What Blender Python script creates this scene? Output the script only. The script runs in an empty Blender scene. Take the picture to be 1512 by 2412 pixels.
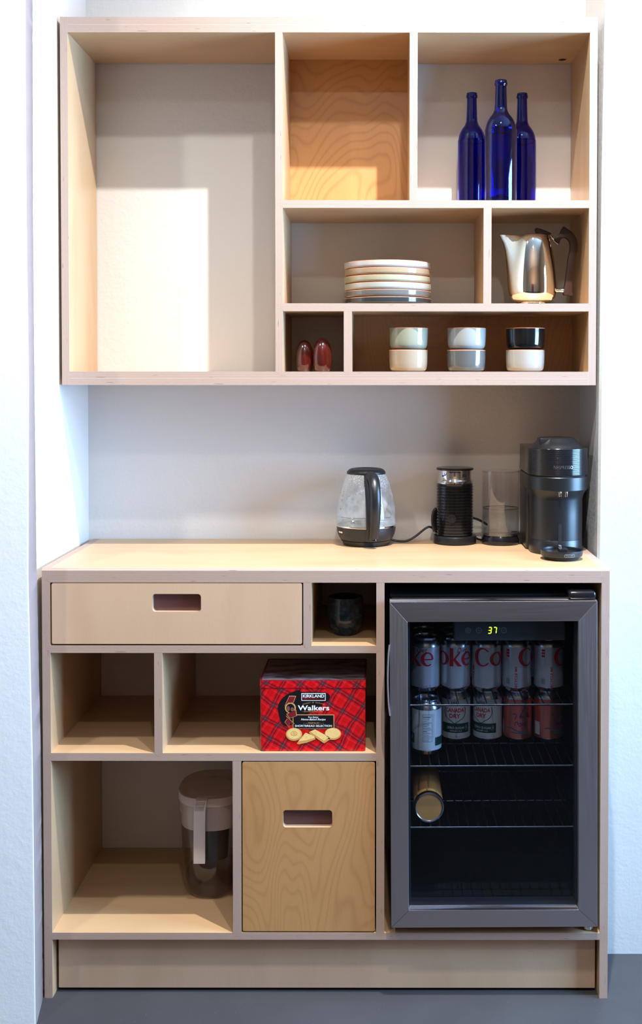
import bpy, bmesh, math, random
from math import sin, cos, pi, radians, sqrt
from mathutils import Vector, Matrix
from mathutils.geometry import tessellate_polygon
random.seed(7)
scene = bpy.context.scene
C = scene.collection

# ------------------------------------------------------------------ materials
def srgb(r, g, b):
    f = lambda c: (c/255/12.92 if c/255 <= .04045 else ((c/255+.055)/1.055)**2.4)
    return (f(r), f(g), f(b), 1)

class NT:
    def __init__(s, name):
        s.m = bpy.data.materials.new(name); s.m.use_nodes = True
        s.t = s.m.node_tree; s.t.nodes.clear()
        s.out = s.n('ShaderNodeOutputMaterial')
    def n(s, typ, ins=None, **kw):
        nd = s.t.nodes.new(typ)
        for k, v in kw.items(): setattr(nd, k, v)
        if ins:
            for k, v in ins.items(): s.set(nd.inputs[k], v)
        return nd
    def set(s, sock, v):
        if isinstance(v, bpy.types.NodeSocket): s.t.links.new(v, sock)
        else: sock.default_value = v
    def math(s, op, a, b=0.0, c=0.0):
        nd = s.n('ShaderNodeMath', operation=op)
        s.set(nd.inputs[0], a); s.set(nd.inputs[1], b); s.set(nd.inputs[2], c)
        return nd.outputs[0]
    def mix(s, f, a, b, mode='MIX'):
        nd = s.n('ShaderNodeMix', data_type='RGBA', blend_type=mode)
        s.set(nd.inputs[0], f); s.set(nd.inputs[6], a); s.set(nd.inputs[7], b)
        return nd.outputs[2]
    def ramp(s, f, pts, interp='LINEAR'):
        nd = s.n('ShaderNodeValToRGB'); cr = nd.color_ramp; cr.interpolation = interp
        while len(cr.elements) < len(pts): cr.elements.new(.5)
        for e, (p, c) in zip(cr.elements, pts):
            e.position = p; e.color = c if len(c) == 4 else (*c, 1)
        s.set(nd.inputs[0], f); return nd.outputs[0]
    def comb(s, x, y, z):
        nd = s.n('ShaderNodeCombineXYZ')
        for i, v in enumerate((x, y, z)): s.set(nd.inputs[i], v)
        return nd.outputs[0]
    def noise(s, vec, scale, detail=2, rough=.5, dist=0):
        nd = s.n('ShaderNodeTexNoise', {'Scale': scale, 'Detail': detail, 'Roughness': rough, 'Distortion': dist})
        s.set(nd.inputs['Vector'], vec); return nd.outputs['Fac']
    def bsdf(s, **ins):
        nd = s.n('ShaderNodeBsdfPrincipled')
        for k, v in ins.items(): s.set(nd.inputs[k.replace('_', ' ')], v)
        s.t.links.new(nd.outputs[0], s.out.inputs[0]); return nd
    def bump(s, h, strength=.2, dist=.002):
        return s.n('ShaderNodeBump', {'Strength': strength, 'Distance': dist, 'Height': h}).outputs[0]

def plain(name, col, rough=.5, metal=0., spec=.5, coat=0., var=.06, scale=40, bump=0.):
    q = NT(name); tc = q.n('ShaderNodeTexCoord').outputs['Object']
    nz = q.noise(tc, scale, 3)
    c2 = tuple(min(1, v*(1+var)) for v in col[:3])+(1,); c1 = tuple(v*(1-var) for v in col[:3])+(1,)
    colr = q.mix(nz, c1, c2)
    b = q.bsdf(Base_Color=colr, Roughness=rough, Metallic=metal)
    b.inputs['Specular IOR Level'].default_value = spec
    b.inputs['Coat Weight'].default_value = coat
    b.inputs['Coat Roughness'].default_value = .05
    if bump: q.set(b.inputs['Normal'], q.bump(q.noise(tc, scale*6, 2), bump, .001))
    return q.m

def wood(name, dark, light, ring=5.0, amount=.5, rough=.42, coat=.12, su=1.6, sv=6.0, sharp=2.2):
    q = NT(name); uv = q.n('ShaderNodeUVMap').outputs[0]
    sp = q.n('ShaderNodeSeparateXYZ', {0: uv}); u, v = sp.outputs[0], sp.outputs[1]
    base = q.comb(q.math('MULTIPLY', u, su), q.math('MULTIPLY', v, sv), 0)
    n1 = q.noise(base, 1.0, 2, .45, .35)
    wob = q.noise(q.comb(q.math('MULTIPLY', u, 12.), q.math('MULTIPLY', v, 60.), 3.), 1., 2)
    ph = q.math('ADD', q.math('MULTIPLY', n1, ring*6.283), q.math('MULTIPLY', wob, .9))
    rings = q.math('MULTIPLY_ADD', q.math('SINE', ph), .5, .5)
    rings = q.math('POWER', rings, sharp)
    fine = q.noise(q.comb(q.math('MULTIPLY', u, 25.), q.math('MULTIPLY', v, 420.), 0), 1., 3, .6)
    broad = q.noise(q.comb(q.math('MULTIPLY', u, 2.2), q.math('MULTIPLY', v, 7.), 5.), 1., 2)
    f = q.math('ADD', q.math('MULTIPLY', rings, amount*.55), q.math('MULTIPLY', fine, .35))
    f = q.math('ADD', f, q.math('MULTIPLY', broad, .55))
    f = q.math('MULTIPLY_ADD', f, 1.1, -.25)
    nd = q.n('ShaderNodeClamp', {0: f}).outputs[0]
    col = q.mix(nd, light, dark)
    fl = q.noise(q.comb(q.math('MULTIPLY', u, 60.), q.math('MULTIPLY', v, 600.), 9.), 1., 1)
    flk = q.ramp(fl, [(0, (0, 0, 0)), (.72, (0, 0, 0)), (.80, (1, 1, 1))])
    col = q.mix(q.math('MULTIPLY', flk, .18), col, tuple(c*.45 for c in dark[:3])+(1,))
    b = q.bsdf(Base_Color=col, Roughness=rough)
    b.inputs['Coat Weight'].default_value = coat; b.inputs['Coat Roughness'].default_value = .25
    q.set(b.inputs['Normal'], q.bump(fine, .06, .0005))
    return q.m

def ply_edge():
    q = NT('plywood_edge'); uv = q.n('ShaderNodeUVMap').outputs[0]
    sp = q.n('ShaderNodeSeparateXYZ', {0: uv}); u, v = sp.outputs[0], sp.outputs[1]
    vv = q.math('ADD', v, q.math('MULTIPLY_ADD', q.noise(q.comb(q.math('MULTIPLY', u, 14.), v, 0), 1., 2), .06, -.03))
    fr = q.math('FRACT', q.math('MULTIPLY', vv, 6.5))
    stripe = q.ramp(fr, [(0, srgb(206, 182, 164)), (.36, srgb(198, 172, 154)), (.46, srgb(118, 90, 78)), (.58, srgb(178, 150, 134)),
                         (.90, srgb(162, 132, 116)), (1, srgb(102, 76, 64))])
    n2 = q.noise(q.comb(q.math('MULTIPLY', u, 90.), q.math('MULTIPLY', v, 40.), 0), 1., 3)
    col = q.mix(q.math('MULTIPLY', n2, .38), stripe, srgb(112, 88, 78))
    n3 = q.noise(q.comb(q.math('MULTIPLY', u, 22.), q.math('MULTIPLY', v, 9.), 7.), 1., 1)
    void = q.ramp(n3, [(0, (0, 0, 0)), (.735, (0, 0, 0)), (.755, (1, 1, 1))])
    col = q.mix(q.math('MULTIPLY', void, .85), col, srgb(62, 42, 36))
    b = q.bsdf(Base_Color=col, Roughness=.6)
    return q.m

def wall_paint(name, col, var=.03, bump=.32):
    q = NT(name); tc = q.n('ShaderNodeTexCoord').outputs['Object']
    n = q.noise(tc, 7, 3); h1 = q.noise(tc, 130, 3, .55); h2 = q.noise(tc, 45, 2, .5)
    c1 = tuple(v*(1-var) for v in col[:3])+(1,)
    c = q.mix(n, c1, col)
    sp = q.noise(tc, 34, 1); spk = q.ramp(sp, [(0, (0, 0, 0)), (.80, (0, 0, 0)), (.83, (1, 1, 1))])
    c = q.mix(q.math('MULTIPLY', spk, .25), c, tuple(v*.5 for v in col[:3])+(1,))
    b = q.bsdf(Base_Color=c, Roughness=.75)
    h = q.math('ADD', q.math('MULTIPLY', h1, .6), h2)
    q.set(b.inputs['Normal'], q.bump(h, bump, .003))
    return q.m

def floor_mat():
    q = NT('dark_concrete'); tc = q.n('ShaderNodeTexCoord').outputs['Object']
    n = q.noise(tc, 3.2, 5, .6); n2 = q.noise(tc, 160, 2)
    c = q.mix(n, srgb(43, 43, 46), srgb(68, 68, 71))
    s = q.ramp(n2, [(0, (0, 0, 0)), (.72, (0, 0, 0)), (.78, (1, 1, 1))])
    c = q.mix(q.math('MULTIPLY', s, .35), c, srgb(165, 165, 168))
    b = q.bsdf(Base_Color=c, Roughness=.55)
    q.set(b.inputs['Normal'], q.bump(n2, .1, .001)); return q.m

def thin_clear(name, tint, refl=.04, rough=.02, ior=1.45):
    """window-thin clear sheet: tinted transmission plus a fresnel gloss"""
    q = NT(name)
    tr = q.n('ShaderNodeBsdfTransparent', {0: tint}); gl = q.n('ShaderNodeBsdfGlossy', {'Roughness': rough, 'Color': (1, 1, 1, 1)})
    fc = q.n('ShaderNodeLayerWeight', {'Blend': .5}).outputs['Facing']
    f = q.n('ShaderNodeClamp', {0: q.math('MULTIPLY_ADD', q.math('POWER', fc, 5.), .9 if ior > 1.3 else .3, refl)}).outputs[0]
    mx = q.n('ShaderNodeMixShader', {0: f, 1: tr.outputs[0], 2: gl.outputs[0]})
    q.t.links.new(mx.outputs[0], q.out.inputs[0]); return q.m

def glass(name, col, ior=1.5, rough=0.):
    q = NT(name); b = q.bsdf(Base_Color=col, Roughness=rough, IOR=ior)
    b.inputs['Transmission Weight'].default_value = 1; return q.m

def metal(name, col, rough=.12, aniso=0., axis='Z', brush=None):
    q = NT(name); tc = q.n('ShaderNodeTexCoord').outputs['Object']
    r = rough
    if brush:
        mp = q.n('ShaderNodeMapping', {0: tc}); mp.inputs['Scale'].default_value = brush
        nz = q.noise(mp.outputs[0], 1., 3); r = q.math('MULTIPLY_ADD', nz, .18, rough-.09)
    b = q.bsdf(Base_Color=col, Metallic=1., Roughness=r)
    if brush: q.set(b.inputs['Normal'], q.bump(nz, .05, .0005))
    if aniso:
        b.inputs['Anisotropic'].default_value = aniso
        tg = q.n('ShaderNodeTangent', direction_type='RADIAL', axis=axis); q.set(b.inputs['Tangent'], tg.outputs[0])
    return q.m

def emis(name, col, s):
    q = NT(name); e = q.n('ShaderNodeEmission', {0: col, 1: s}); q.t.links.new(e.outputs[0], q.out.inputs[0]); return q.m

def glaze(name, col, rim=None, speck=.25):
    q = NT(name); tc = q.n('ShaderNodeTexCoord').outputs['Object']
    n = q.noise(tc, 25, 3); s = q.ramp(q.noise(tc, 420, 1), [(0, (0, 0, 0)), (.74, (0, 0, 0)), (.80, (1, 1, 1))])
    c = q.mix(n, tuple(v*.93 for v in col[:3])+(1,), tuple(min(1, v*1.05) for v in col[:3])+(1,))
    c = q.mix(q.math('MULTIPLY', s, speck), c, tuple(v*.6 for v in col[:3])+(1,))
    b = q.bsdf(Base_Color=c, Roughness=.12); b.inputs['Coat Weight'].default_value = .4; b.inputs['Coat Roughness'].default_value = .04
    return q.m

def tartan():
    q = NT('red_tartan_print'); uv = q.n('ShaderNodeUVMap').outputs[0]
    sp = q.n('ShaderNodeSeparateXYZ', {0: uv}); x, z = sp.outputs[0], sp.outputs[1]
    wx = q.math('MULTIPLY_ADD', q.noise(uv, 9, 2), .03, -.015)
    a = radians(58); P = .036
    A = q.math('ADD', q.math('ADD', q.math('MULTIPLY', x, cos(a)), q.math('MULTIPLY', z, sin(a))), wx)
    B = q.math('ADD', q.math('SUBTRACT', q.math('MULTIPLY', z, cos(a)), q.math('MULTIPLY', x, sin(a))), wx)
    k = (0, 0, 0); w = (1, 1, 1); g = (.55, .55, .55)
    pts = [(0, k), (.05, g), (.065, k), (.10, g), (.115, k), (.34, k), (.36, w), (.45, w), (.47, g), (.53, g), (.55, w), (.64, w), (.66, k), (.88, k), (.90, g), (.915, k), (.95, g), (.965, k)]
    fa = q.ramp(q.math('FRACT', q.math('DIVIDE', A, P)), pts, 'CONSTANT')
    fb = q.ramp(q.math('FRACT', q.math('DIVIDE', B, P)), pts, 'CONSTANT')
    c = q.mix(q.math('MULTIPLY', fa, .62), srgb(208, 5, 14), srgb(36, 8, 26))
    c = q.mix(q.math('MULTIPLY', fb, .62), c, srgb(36, 8, 26))
    both = q.math('GREATER_THAN', q.math('MULTIPLY', fa, fb), .8)
    c = q.mix(both, c, srgb(22, 58, 62))
    thin = [(0, k), (.215, k), (.225, w), (.232, k), (.5, k), (.505, w), (.512, k), (.77, k), (.778, w), (.785, k)]
    la = q.ramp(q.math('FRACT', q.math('DIVIDE', A, P)), thin, 'CONSTANT'); lb = q.ramp(q.math('FRACT', q.math('DIVIDE', B, P)), thin, 'CONSTANT')
    c = q.mix(q.math('MULTIPLY', q.math('MAXIMUM', la, lb), .35), c, srgb(200, 150, 160))
    b = q.bsdf(Base_Color=c, Roughness=.28); b.inputs['Coat Weight'].default_value = .3
    return q.m

def landscape():
    q = NT('tin_lid_picture'); tc = q.n('ShaderNodeTexCoord').outputs['Object']
    mp = q.n('ShaderNodeMapping', {0: tc}); mp.inputs['Scale'].default_value = (10, 34, 1)
    n = q.noise(mp.outputs[0], 1.2, 5, .6)
    c = q.ramp(n, [(0, srgb(38, 24, 24)), (.42, srgb(92, 66, 58)), (.55, srgb(150, 140, 150)), (.7, srgb(78, 50, 44)), (1, srgb(40, 26, 28))])
    q.bsdf(Base_Color=c, Roughness=.3); return q.m

M = {}
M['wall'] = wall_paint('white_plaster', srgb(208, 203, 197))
M['wall_fg'] = wall_paint('white_plaster_front', srgb(208, 208, 208), bump=.17)
M['floor'] = floor_mat()
M['room'] = wall_paint('taupe_room_wall', srgb(176, 142, 108))
M['ceil'] = wall_paint('ceiling_paint', srgb(205, 196, 184))
M['birch'] = wood('birch_veneer', srgb(168, 130, 92), srgb(198, 165, 127), ring=3.2, amount=.35)
M['birch2'] = wood('birch_veneer_front', srgb(180, 146, 116), srgb(200, 168, 138), ring=2.6, amount=.35)
M['maple'] = wood('maple_veneer', srgb(156, 104, 56), srgb(196, 146, 92), ring=44, amount=.50, su=1.5, sv=3.4, sharp=4)
M['maple2'] = wood('maple_veneer_door', srgb(154, 106, 62), srgb(188, 140, 90), ring=40, amount=.42, su=1.4, sv=3.6, sharp=4)
M['edge'] = ply_edge()
M['redwood'] = wood('stained_recess', srgb(70, 40, 40), srgb(118, 78, 74), ring=4, amount=.6, sv=14)
M['black'] = plain('black_plastic', (.012, .012, .014, 1), .42, bump=.05, scale=60)
M['liner'] = plain('fridge_liner', (.004, .0045, .006, 1), .6, spec=.2)
M['blackgloss'] = plain('black_gloss_plastic', (.008, .008, .010, 1), .16)
M['satin'] = plain('satin_black', (.009, .0095, .011, 1), .33, bump=.08, scale=120)
M['void'] = plain('dark_void', (.004, .004, .004, 1), .9)
M['steel'] = metal('brushed_steel', (.58, .50, .49, 1), .32, .85, brush=(6, 300, 300))
M['steelv'] = metal('brushed_steel_upright', (.43, .39, .395, 1), .38, brush=(300, 300, 6))
M['chrome'] = metal('chrome', (.78, .76, .74, 1), .06)
M['silver'] = metal('polished_silver', (.90, .86, .82, 1), .045)
M['alu'] = metal('can_aluminium', (.62, .63, .66, 1), .25)
M['cansilver'] = plain('can_silver_paint', (.66, .67, .70, 1), .30, .6)
M['wire'] = metal('dark_wire', (.06, .065, .075, 1), .30)
M['cobalt'] = glass('cobalt_glass', (.01, .035, .62, 1))
M['kglass'] = thin_clear('kettle_glass', (.965, .97, .965, 1), .03)
def misted():
    q = NT('misted_kettle_glass'); tc = q.n('ShaderNodeTexCoord').outputs['Object']
    fc = q.n('ShaderNodeLayerWeight', {'Blend': .5}).outputs['Facing']
    tr = q.n('ShaderNodeBsdfTransparent', {0: (.95, .96, .95, 1)}); gl = q.n('ShaderNodeBsdfGlossy', {'Roughness': .03})
    f = q.n('ShaderNodeClamp', {0: q.math('MULTIPLY_ADD', q.math('POWER', fc, 4.), .7, .04)}).outputs[0]
    m1 = q.n('ShaderNodeMixShader', {0: f, 1: tr.outputs[0], 2: gl.outputs[0]})
    df = q.n('ShaderNodeBsdfDiffuse', {0: (.8, .8, .8, 1)})
    nz = q.noise(tc, 22, 4, .65); dr = q.noise(tc, 330, 2)
    sp = q.n('ShaderNodeSeparateXYZ', {0: tc}); up = q.n('ShaderNodeMapRange', {0: sp.outputs[2], 1: .05, 2: .165}).outputs[0]
    mist = q.math('MULTIPLY', q.ramp(nz, [(.3, (0, 0, 0)), (.65, (1, 1, 1))]), .28)
    drops = q.math('MULTIPLY', q.math('MULTIPLY', q.ramp(dr, [(.52, (0, 0, 0)), (.6, (1, 1, 1))]), q.math('POWER', up, 4.)), .5)
    m2 = q.n('ShaderNodeMixShader', {0: q.math('ADD', mist, drops), 1: m1.outputs[0], 2: df.outputs[0]})
    q.t.links.new(m2.outputs[0], q.out.inputs[0]); return q.m
M['kglass'] = misted()
M['water'] = thin_clear('water', (.90, .93, .93, 1), .02, ior=1.2)
M['tank'] = thin_clear('smoky_clear_plastic', (.945, .93, .935, 1), .085)
M['pane'] = thin_clear('fridge_glass', (.84, .89, .95, 1), .012)
M['pitch'] = thin_clear('pitcher_plastic', (.80, .77, .75, 1), .05)
M['pitchw'] = thin_clear('pitcher_water', (.84, .81, .80, 1), .03, ior=1.2)
M['whiteplastic'] = plain('white_plastic', srgb(226, 218, 220), .35)
M['lidbrown'] = plain('pitcher_lid_plastic', srgb(214, 200, 196), .4)
M['filter'] = plain('filter_black', (.02, .024, .03, 1), .4)
M['egg'] = None
M['white'] = plain('print_white', srgb(238, 240, 246), .4)
M['red'] = plain('print_red', srgb(196, 16, 36), .35)
M['darkred'] = plain('print_dark_red', srgb(120, 20, 34), .4)
M['printblack'] = plain('print_black', (.006, .005, .006, 1), .35)
M['gold'] = plain('print_gold', srgb(196, 150, 96), .4)
M['green'] = plain('print_green', srgb(14, 58, 44), .4)
M['cream'] = plain('can_white_paint', srgb(206, 206, 204), .35)
M['grey'] = plain('print_grey', srgb(120, 124, 126), .5)
M['pink'] = plain('can_pink_paint', srgb(240, 132, 112), .28, .8)
M['violet'] = plain('print_violet', srgb(70, 48, 118), .4)
M['teal'] = plain('print_teal', srgb(34, 112, 128), .4)
M['cookie'] = plain('print_shortbread', srgb(236, 200, 128), .5, var=.12, scale=300)
M['cookied'] = plain('print_shortbread_edge', srgb(206, 150, 74), .5, var=.12, scale=300)
M['tartan'] = tartan()
M['landscape'] = landscape()
M['terra'] = plain('bare_terracotta', srgb(190, 120, 88), .6)
M['navy'] = glaze('mottled_navy_glaze', (.014, .026, .045, 1), speck=.0)
M['bamboo'] = wood('bamboo', srgb(150, 98, 46), srgb(186, 130, 70), ring=1, amount=.25, sv=60)
M['darkwood'] = wood('dark_rosewood', srgb(30, 14, 9), srgb(58, 30, 18), ring=5, amount=.6, sv=20)
M['ledgreen'] = emis('led_green', (.55, 1, .02, 1), 5)
M['iconw'] = plain('panel_icon', srgb(128, 130, 126), .5)
M['panel'] = plain('control_panel_plastic', (.035, .033, .028, 1), .4)
def egg_mat():
    q = NT('red_lacquered_wood'); tc = q.n('ShaderNodeTexCoord').outputs['Object']
    mp = q.n('ShaderNodeMapping', {0: tc}); mp.inputs['Scale'].default_value = (60, 60, 14)
    n = q.noise(mp.outputs[0], 1, 4, .6)
    c = q.mix(n, srgb(34, 8, 8), srgb(92, 26, 20))
    b = q.bsdf(Base_Color=c, Roughness=.15); b.inputs['Coat Weight'].default_value = .8; b.inputs['Coat Roughness'].default_value = .05
    return q.m
M['egg'] = egg_mat()

# ------------------------------------------------------------------ object helpers
def tag(o, label=None, cat=None, group=None, kind=None):
    if label: o['label'] = label
    if cat: o['category'] = cat
    if group: o['group'] = group
    if kind: o['kind'] = kind
    return o

def empty(name, loc, label=None, cat=None, group=None, rz=0):
    o = bpy.data.objects.new(name, None); C.objects.link(o); o.location = loc; o.rotation_euler = (0, 0, rz)
    o.empty_display_size = .02
    return tag(o, label, cat, group)

def link(name, me, mats, parent=None):
    o = bpy.data.objects.new(name, me); C.objects.link(o)
    for m in (mats if isinstance(mats, (list, tuple)) else [mats]): me.materials.append(m)
    if parent: o.parent = parent
    return o

class MB:
    """collects faces of ONE mesh"""
    def __init__(s): s.v = []; s.f = []; s.m = []; s.uv = []
    def add(s, vs, fs, mat=0, uvs=None):
        b = len(s.v); s.v += [tuple(p) for p in vs]
        for i, f in enumerate(fs):
            s.f.append(tuple(b+k for k in f)); s.m.append(mat if isinstance(mat, int) else mat[i])
            s.uv.append(uvs[i] if uvs else None)
        return s
    def box(s, x0, x1, y0, y1, z0, z1, mat=0):
        vs = [(x, y, z) for z in (z0, z1) for y in (y0, y1) for x in (x0, x1)]
        return s.add(vs, [(0, 2, 3, 1), (4, 5, 7, 6), (0, 1, 5, 4), (2, 6, 7, 3), (0, 4, 6, 2), (1, 3, 7, 5)], mat)
    def lathe(s, prof, c=(0, 0, 0), n=48, mat=0, mats=None, cap=True):
        vs = []; fs = []; fm = []
        for r, z in prof:
            for k in range(n):
                a = 2*pi*k/n; vs.append((c[0]+r*cos(a), c[1]+r*sin(a), c[2]+z))
        for i in range(len(prof)-1):
            for k in range(n):
                k2 = (k+1) % n; fs.append((i*n+k, i*n+k2, (i+1)*n+k2, (i+1)*n+k)); fm.append(mats[i] if mats else mat)
        if cap:
            if prof[0][0] > 1e-6: fs.append(tuple(range(n-1, -1, -1))); fm.append(mats[0] if mats else mat)
            if prof[-1][0] > 1e-6: fs.append(tuple((len(prof)-1)*n+k for k in range(n))); fm.append(mats[-1] if mats else mat)
        return s.add(vs, fs, fm)
    def tube(s, pts, r, n=10, mat=0, cap=True, flat=None):
        P = [Vector(p) for p in pts]; vs = []; fs = []
        up = Vector((0, 0, 1)); prev = None
        for i, p in enumerate(P):
            t = (P[min(i+1, len(P)-1)]-P[max(i-1, 0)]).normalized()
            if prev is None:
                a = t.cross(up) if abs(t.z) < .95 else t.cross(Vector((0, 1, 0)))
            else: a = prev-t*prev.dot(t)
            a.normalize(); prev = a; b = t.cross(a)
            rr = r[i] if isinstance(r, (list, tuple)) else r
            ra, rb = (rr, rr) if not isinstance(rr, (list, tuple)) else rr
            for k in range(n):
                an = 2*pi*k/n; vs.append(p+a*ra*cos(an)+b*rb*sin(an))
        for i in range(len(P)-1):
            for k in range(n):
                k2 = (k+1) % n; fs.append((i*n+k, i*n+k2, (i+1)*n+k2, (i+1)*n+k))
        if cap: fs.append(tuple(range(n-1, -1, -1))); fs.append(tuple((len(P)-1)*n+k for k in range(n)))
        return s.add(vs, fs, mat)
    def loft(s, secs, mat=0, cap0=True, cap1=True, mats=None):
        n = len(secs[0]); vs = [p for q in secs for p in q]; fs = []; fm = []
        for i in range(len(secs)-1):
            for k in range(n):
                k2 = (k+1) % n; fs.append((i*n+k, i*n+k2, (i+1)*n+k2, (i+1)*n+k)); fm.append(mats[i] if mats else mat)
        if cap0: fs.append(tuple(range(n-1, -1, -1))); fm.append(mats[0] if mats else mat)
        if cap1: fs.append(tuple((len(secs)-1)*n+k for k in range(n))); fm.append(mats[-1] if mats else mat)
        return s.add(vs, fs, fm)
    def prism(s, outer, holes=(), y0=0, y1=.01, mat=0, side=None, back=None, ax='y', uvgrain=None, off=(0, 0)):
        """2-D outline (a,b) with holes pushed along y (a=x, b=z), z (a=x,b=y) or x (a=y,b=z)"""
        side = mat if side is None else side; back = mat if back is None else back
        to = {'y': lambda a, b, d: (a, d, b), 'z': lambda a, b, d: (a, b, d), 'x': lambda a, b, d: (d, a, b)}[ax]
        loops = [list(outer)]+[list(h) for h in holes]
        flat = [p for l in loops for p in l]
        tri = tessellate_polygon([[Vector((p[0], p[1], 0)) for p in l] for l in loops])
        for d, mm in ((y0, mat), (y1, back)):
            vs = [to(p[0], p[1], d) for p in flat]
            uvs = None
            if uvgrain: uvs = [[((flat[k][1] if uvgrain == 'b' else flat[k][0])+off[0], (flat[k][0] if uvgrain == 'b' else flat[k][1])+off[1]) for k in t] for t in tri]
            s.add(vs, tri, mm, uvs)
        for l in loops:
            n = len(l); vs = [to(p[0], p[1], y0) for p in l]+[to(p[0], p[1], y1) for p in l]
            acc = 0; uvs = []
            for k in range(n):
                d = sqrt((l[k][0]-l[(k+1) % n][0])**2+(l[k][1]-l[(k+1) % n][1])**2)
                uvs.append([(acc, 0), (acc+d, 0), (acc+d, 1), (acc, 1)]); acc += d
            s.add(vs, [(k, (k+1) % n, n+(k+1) % n, n+k) for k in range(n)], side, uvs)
        return s
    def build(s, name, mats, parent=None, smooth=35, bevel=0, seg=2, recalc=True, weld=True):
        me = bpy.data.meshes.new(name); me.from_pydata(s.v, [], s.f)
        me.polygons.foreach_set('material_index', s.m)
        if any(u for u in s.uv):
            ul = me.uv_layers.new(name='UVMap')
            for p, u in zip(me.polygons, s.uv):
                if u:
                    for li, c in zip(p.loop_indices, u): ul.data[li].uv = c
        bm = bmesh.new(); bm.from_mesh(me)
        if weld: bmesh.ops.remove_doubles(bm, verts=bm.verts, dist=1e-6)
        if recalc: bmesh.ops.recalc_face_normals(bm, faces=bm.faces)
        if bevel:
            es = [e for e in bm.edges if len(e.link_faces) == 2 and e.calc_face_angle() > radians(40)]
            bmesh.ops.bevel(bm, geom=es, offset=bevel, segments=seg, profile=.5, affect='EDGES', clamp_overlap=True)
        bm.to_mesh(me); bm.free()
        if smooth:
            me.polygons.foreach_set('use_smooth', [True]*len(me.polygons)); me.set_sharp_from_angle(angle=radians(smooth))
        me.update()
        return link(name, me, mats, parent)

def rrect(x0, x1, z0, z1, r, n=6):
    out = []
    for cx, cz, a0 in ((x1-r, z1-r, 0), (x0+r, z1-r, 90), (x0+r, z0+r, 180), (x1-r, z0+r, 270)):
        for k in range(n+1):
            a = radians(a0+90*k/n); out.append((cx+r*cos(a), cz+r*sin(a)))
    return out
def ell(cx, cz, a, b, n=32, a0=0, a1=360, rot=0):
    o = []
    full = abs(a1-a0) >= 360
    for k in range(n if full else n+1):
        t = radians(a0+(a1-a0)*k/n); x, z = a*cos(t), b*sin(t); c, s = cos(rot), sin(rot)
        o.append((cx+c*x-s*z, cz+s*x+c*z))
    return o
def smooth_path(pts, n=8, closed=False):
    """Catmull-Rom through points of any dimension"""
    out = []; N = len(pts)
    rng = range(N) if closed else range(N-1)
    g = (lambda i: pts[i % N]) if closed else (lambda i: pts[max(0, min(N-1, i))])
    for i in rng:
        p0, p1, p2, p3 = g(i-1), g(i), g(i+1), g(i+2)
        for k in range(n):
            t = k/n
            out.append(tuple(.5*((2*b)+(c-a)*t+(2*a-5*b+4*c-d)*t*t+(-a+3*b-3*c+d)*t**3) for a, b, c, d in zip(p0, p1, p2, p3)))
    if not closed: out.append(tuple(pts[-1]))
    return out

# ---- printing: 2-D marks (list of (verts2d, faces)) laid on a plane or wrapped on a cylinder
_txt = {}
def text2d(s, bold=0.):
    key = (s, bold)
    if key in _txt: return _txt[key]
    cu = bpy.data.curves.new('tmp', 'FONT'); cu.body = s; cu.offset = bold; cu.resolution_u = 3
    ob = bpy.data.objects.new('tmp', cu); C.objects.link(ob)
    ev = ob.evaluated_get(bpy.context.evaluated_depsgraph_get()); me = ev.to_mesh()
    vs = [(v.co.x, v.co.y) for v in me.vertices]; fs = [tuple(p.vertices) for p in me.polygons]
    ev.to_mesh_clear(); bpy.data.objects.remove(ob); bpy.data.curves.remove(cu)
    _txt[key] = (vs, fs); return vs, fs
def txt(s, cx, cz, w, h, shear=0., bold=0., rot=0.):
    vs, fs = text2d(s, bold)
    vs = [(x+shear*y, y) for x, y in vs]
    x0 = min(v[0] for v in vs); x1 = max(v[0] for v in vs); y0 = min(v[1] for v in vs); y1 = max(v[1] for v in vs)
    out = []
    for x, y in vs:
        a = (x-(x0+x1)/2)/(x1-x0)*w; b = (y-(y0+y1)/2)/(y1-y0)*h
        out.append((cx+cos(rot)*a-sin(rot)*b, cz+sin(rot)*a+cos(rot)*b))
    return out, fs
def shape(outer, *holes):
    loops = [list(outer)]+[list(h) for h in holes]; flat = [p for l in loops for p in l]
    tri = tessellate_polygon([[Vector((p[0], p[1], 0)) for p in l] for l in loops])
    return flat, [tuple(t) for t in tri]
def stroke(pts, w):
    """open 2-D polyline -> ribbon of width w (number or list)"""
    n = len(pts); L = []; R = []
    for i, p in enumerate(pts):
        a = pts[max(0, i-1)]; b = pts[min(n-1, i+1)]; dx, dz = b[0]-a[0], b[1]-a[1]; d = sqrt(dx*dx+dz*dz) or 1
        ww = (w[i] if isinstance(w, (list, tuple)) else w)/2
        L.append((p[0]-dz/d*ww, p[1]+dx/d*ww)); R.append((p[0]+dz/d*ww, p[1]-dx/d*ww))
    return L+R, [(i, i+1, n+i+1, n+i) for i in range(n-1)]
def frame_line(x0, x1, z0, z1, w): return shape([(x0, z0), (x1, z0), (x1, z1), (x0, z1)], [(x0+w, z0+w), (x0+w, z1-w), (x1-w, z1-w), (x1-w, z0+w)])
def rect2(x0, x1, z0, z1): return [(x0, z0), (x1, z0), (x1, z1), (x0, z1)], [(0, 1, 2, 3)]
def print_flat(name, marks, mat, parent, y):
    mb = MB()
    for vs, fs in marks: mb.add([(x, y, z) for x, z in vs], fs)
    return mb.build(name, mat, parent, smooth=0, recalc=False, weld=False)
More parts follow.
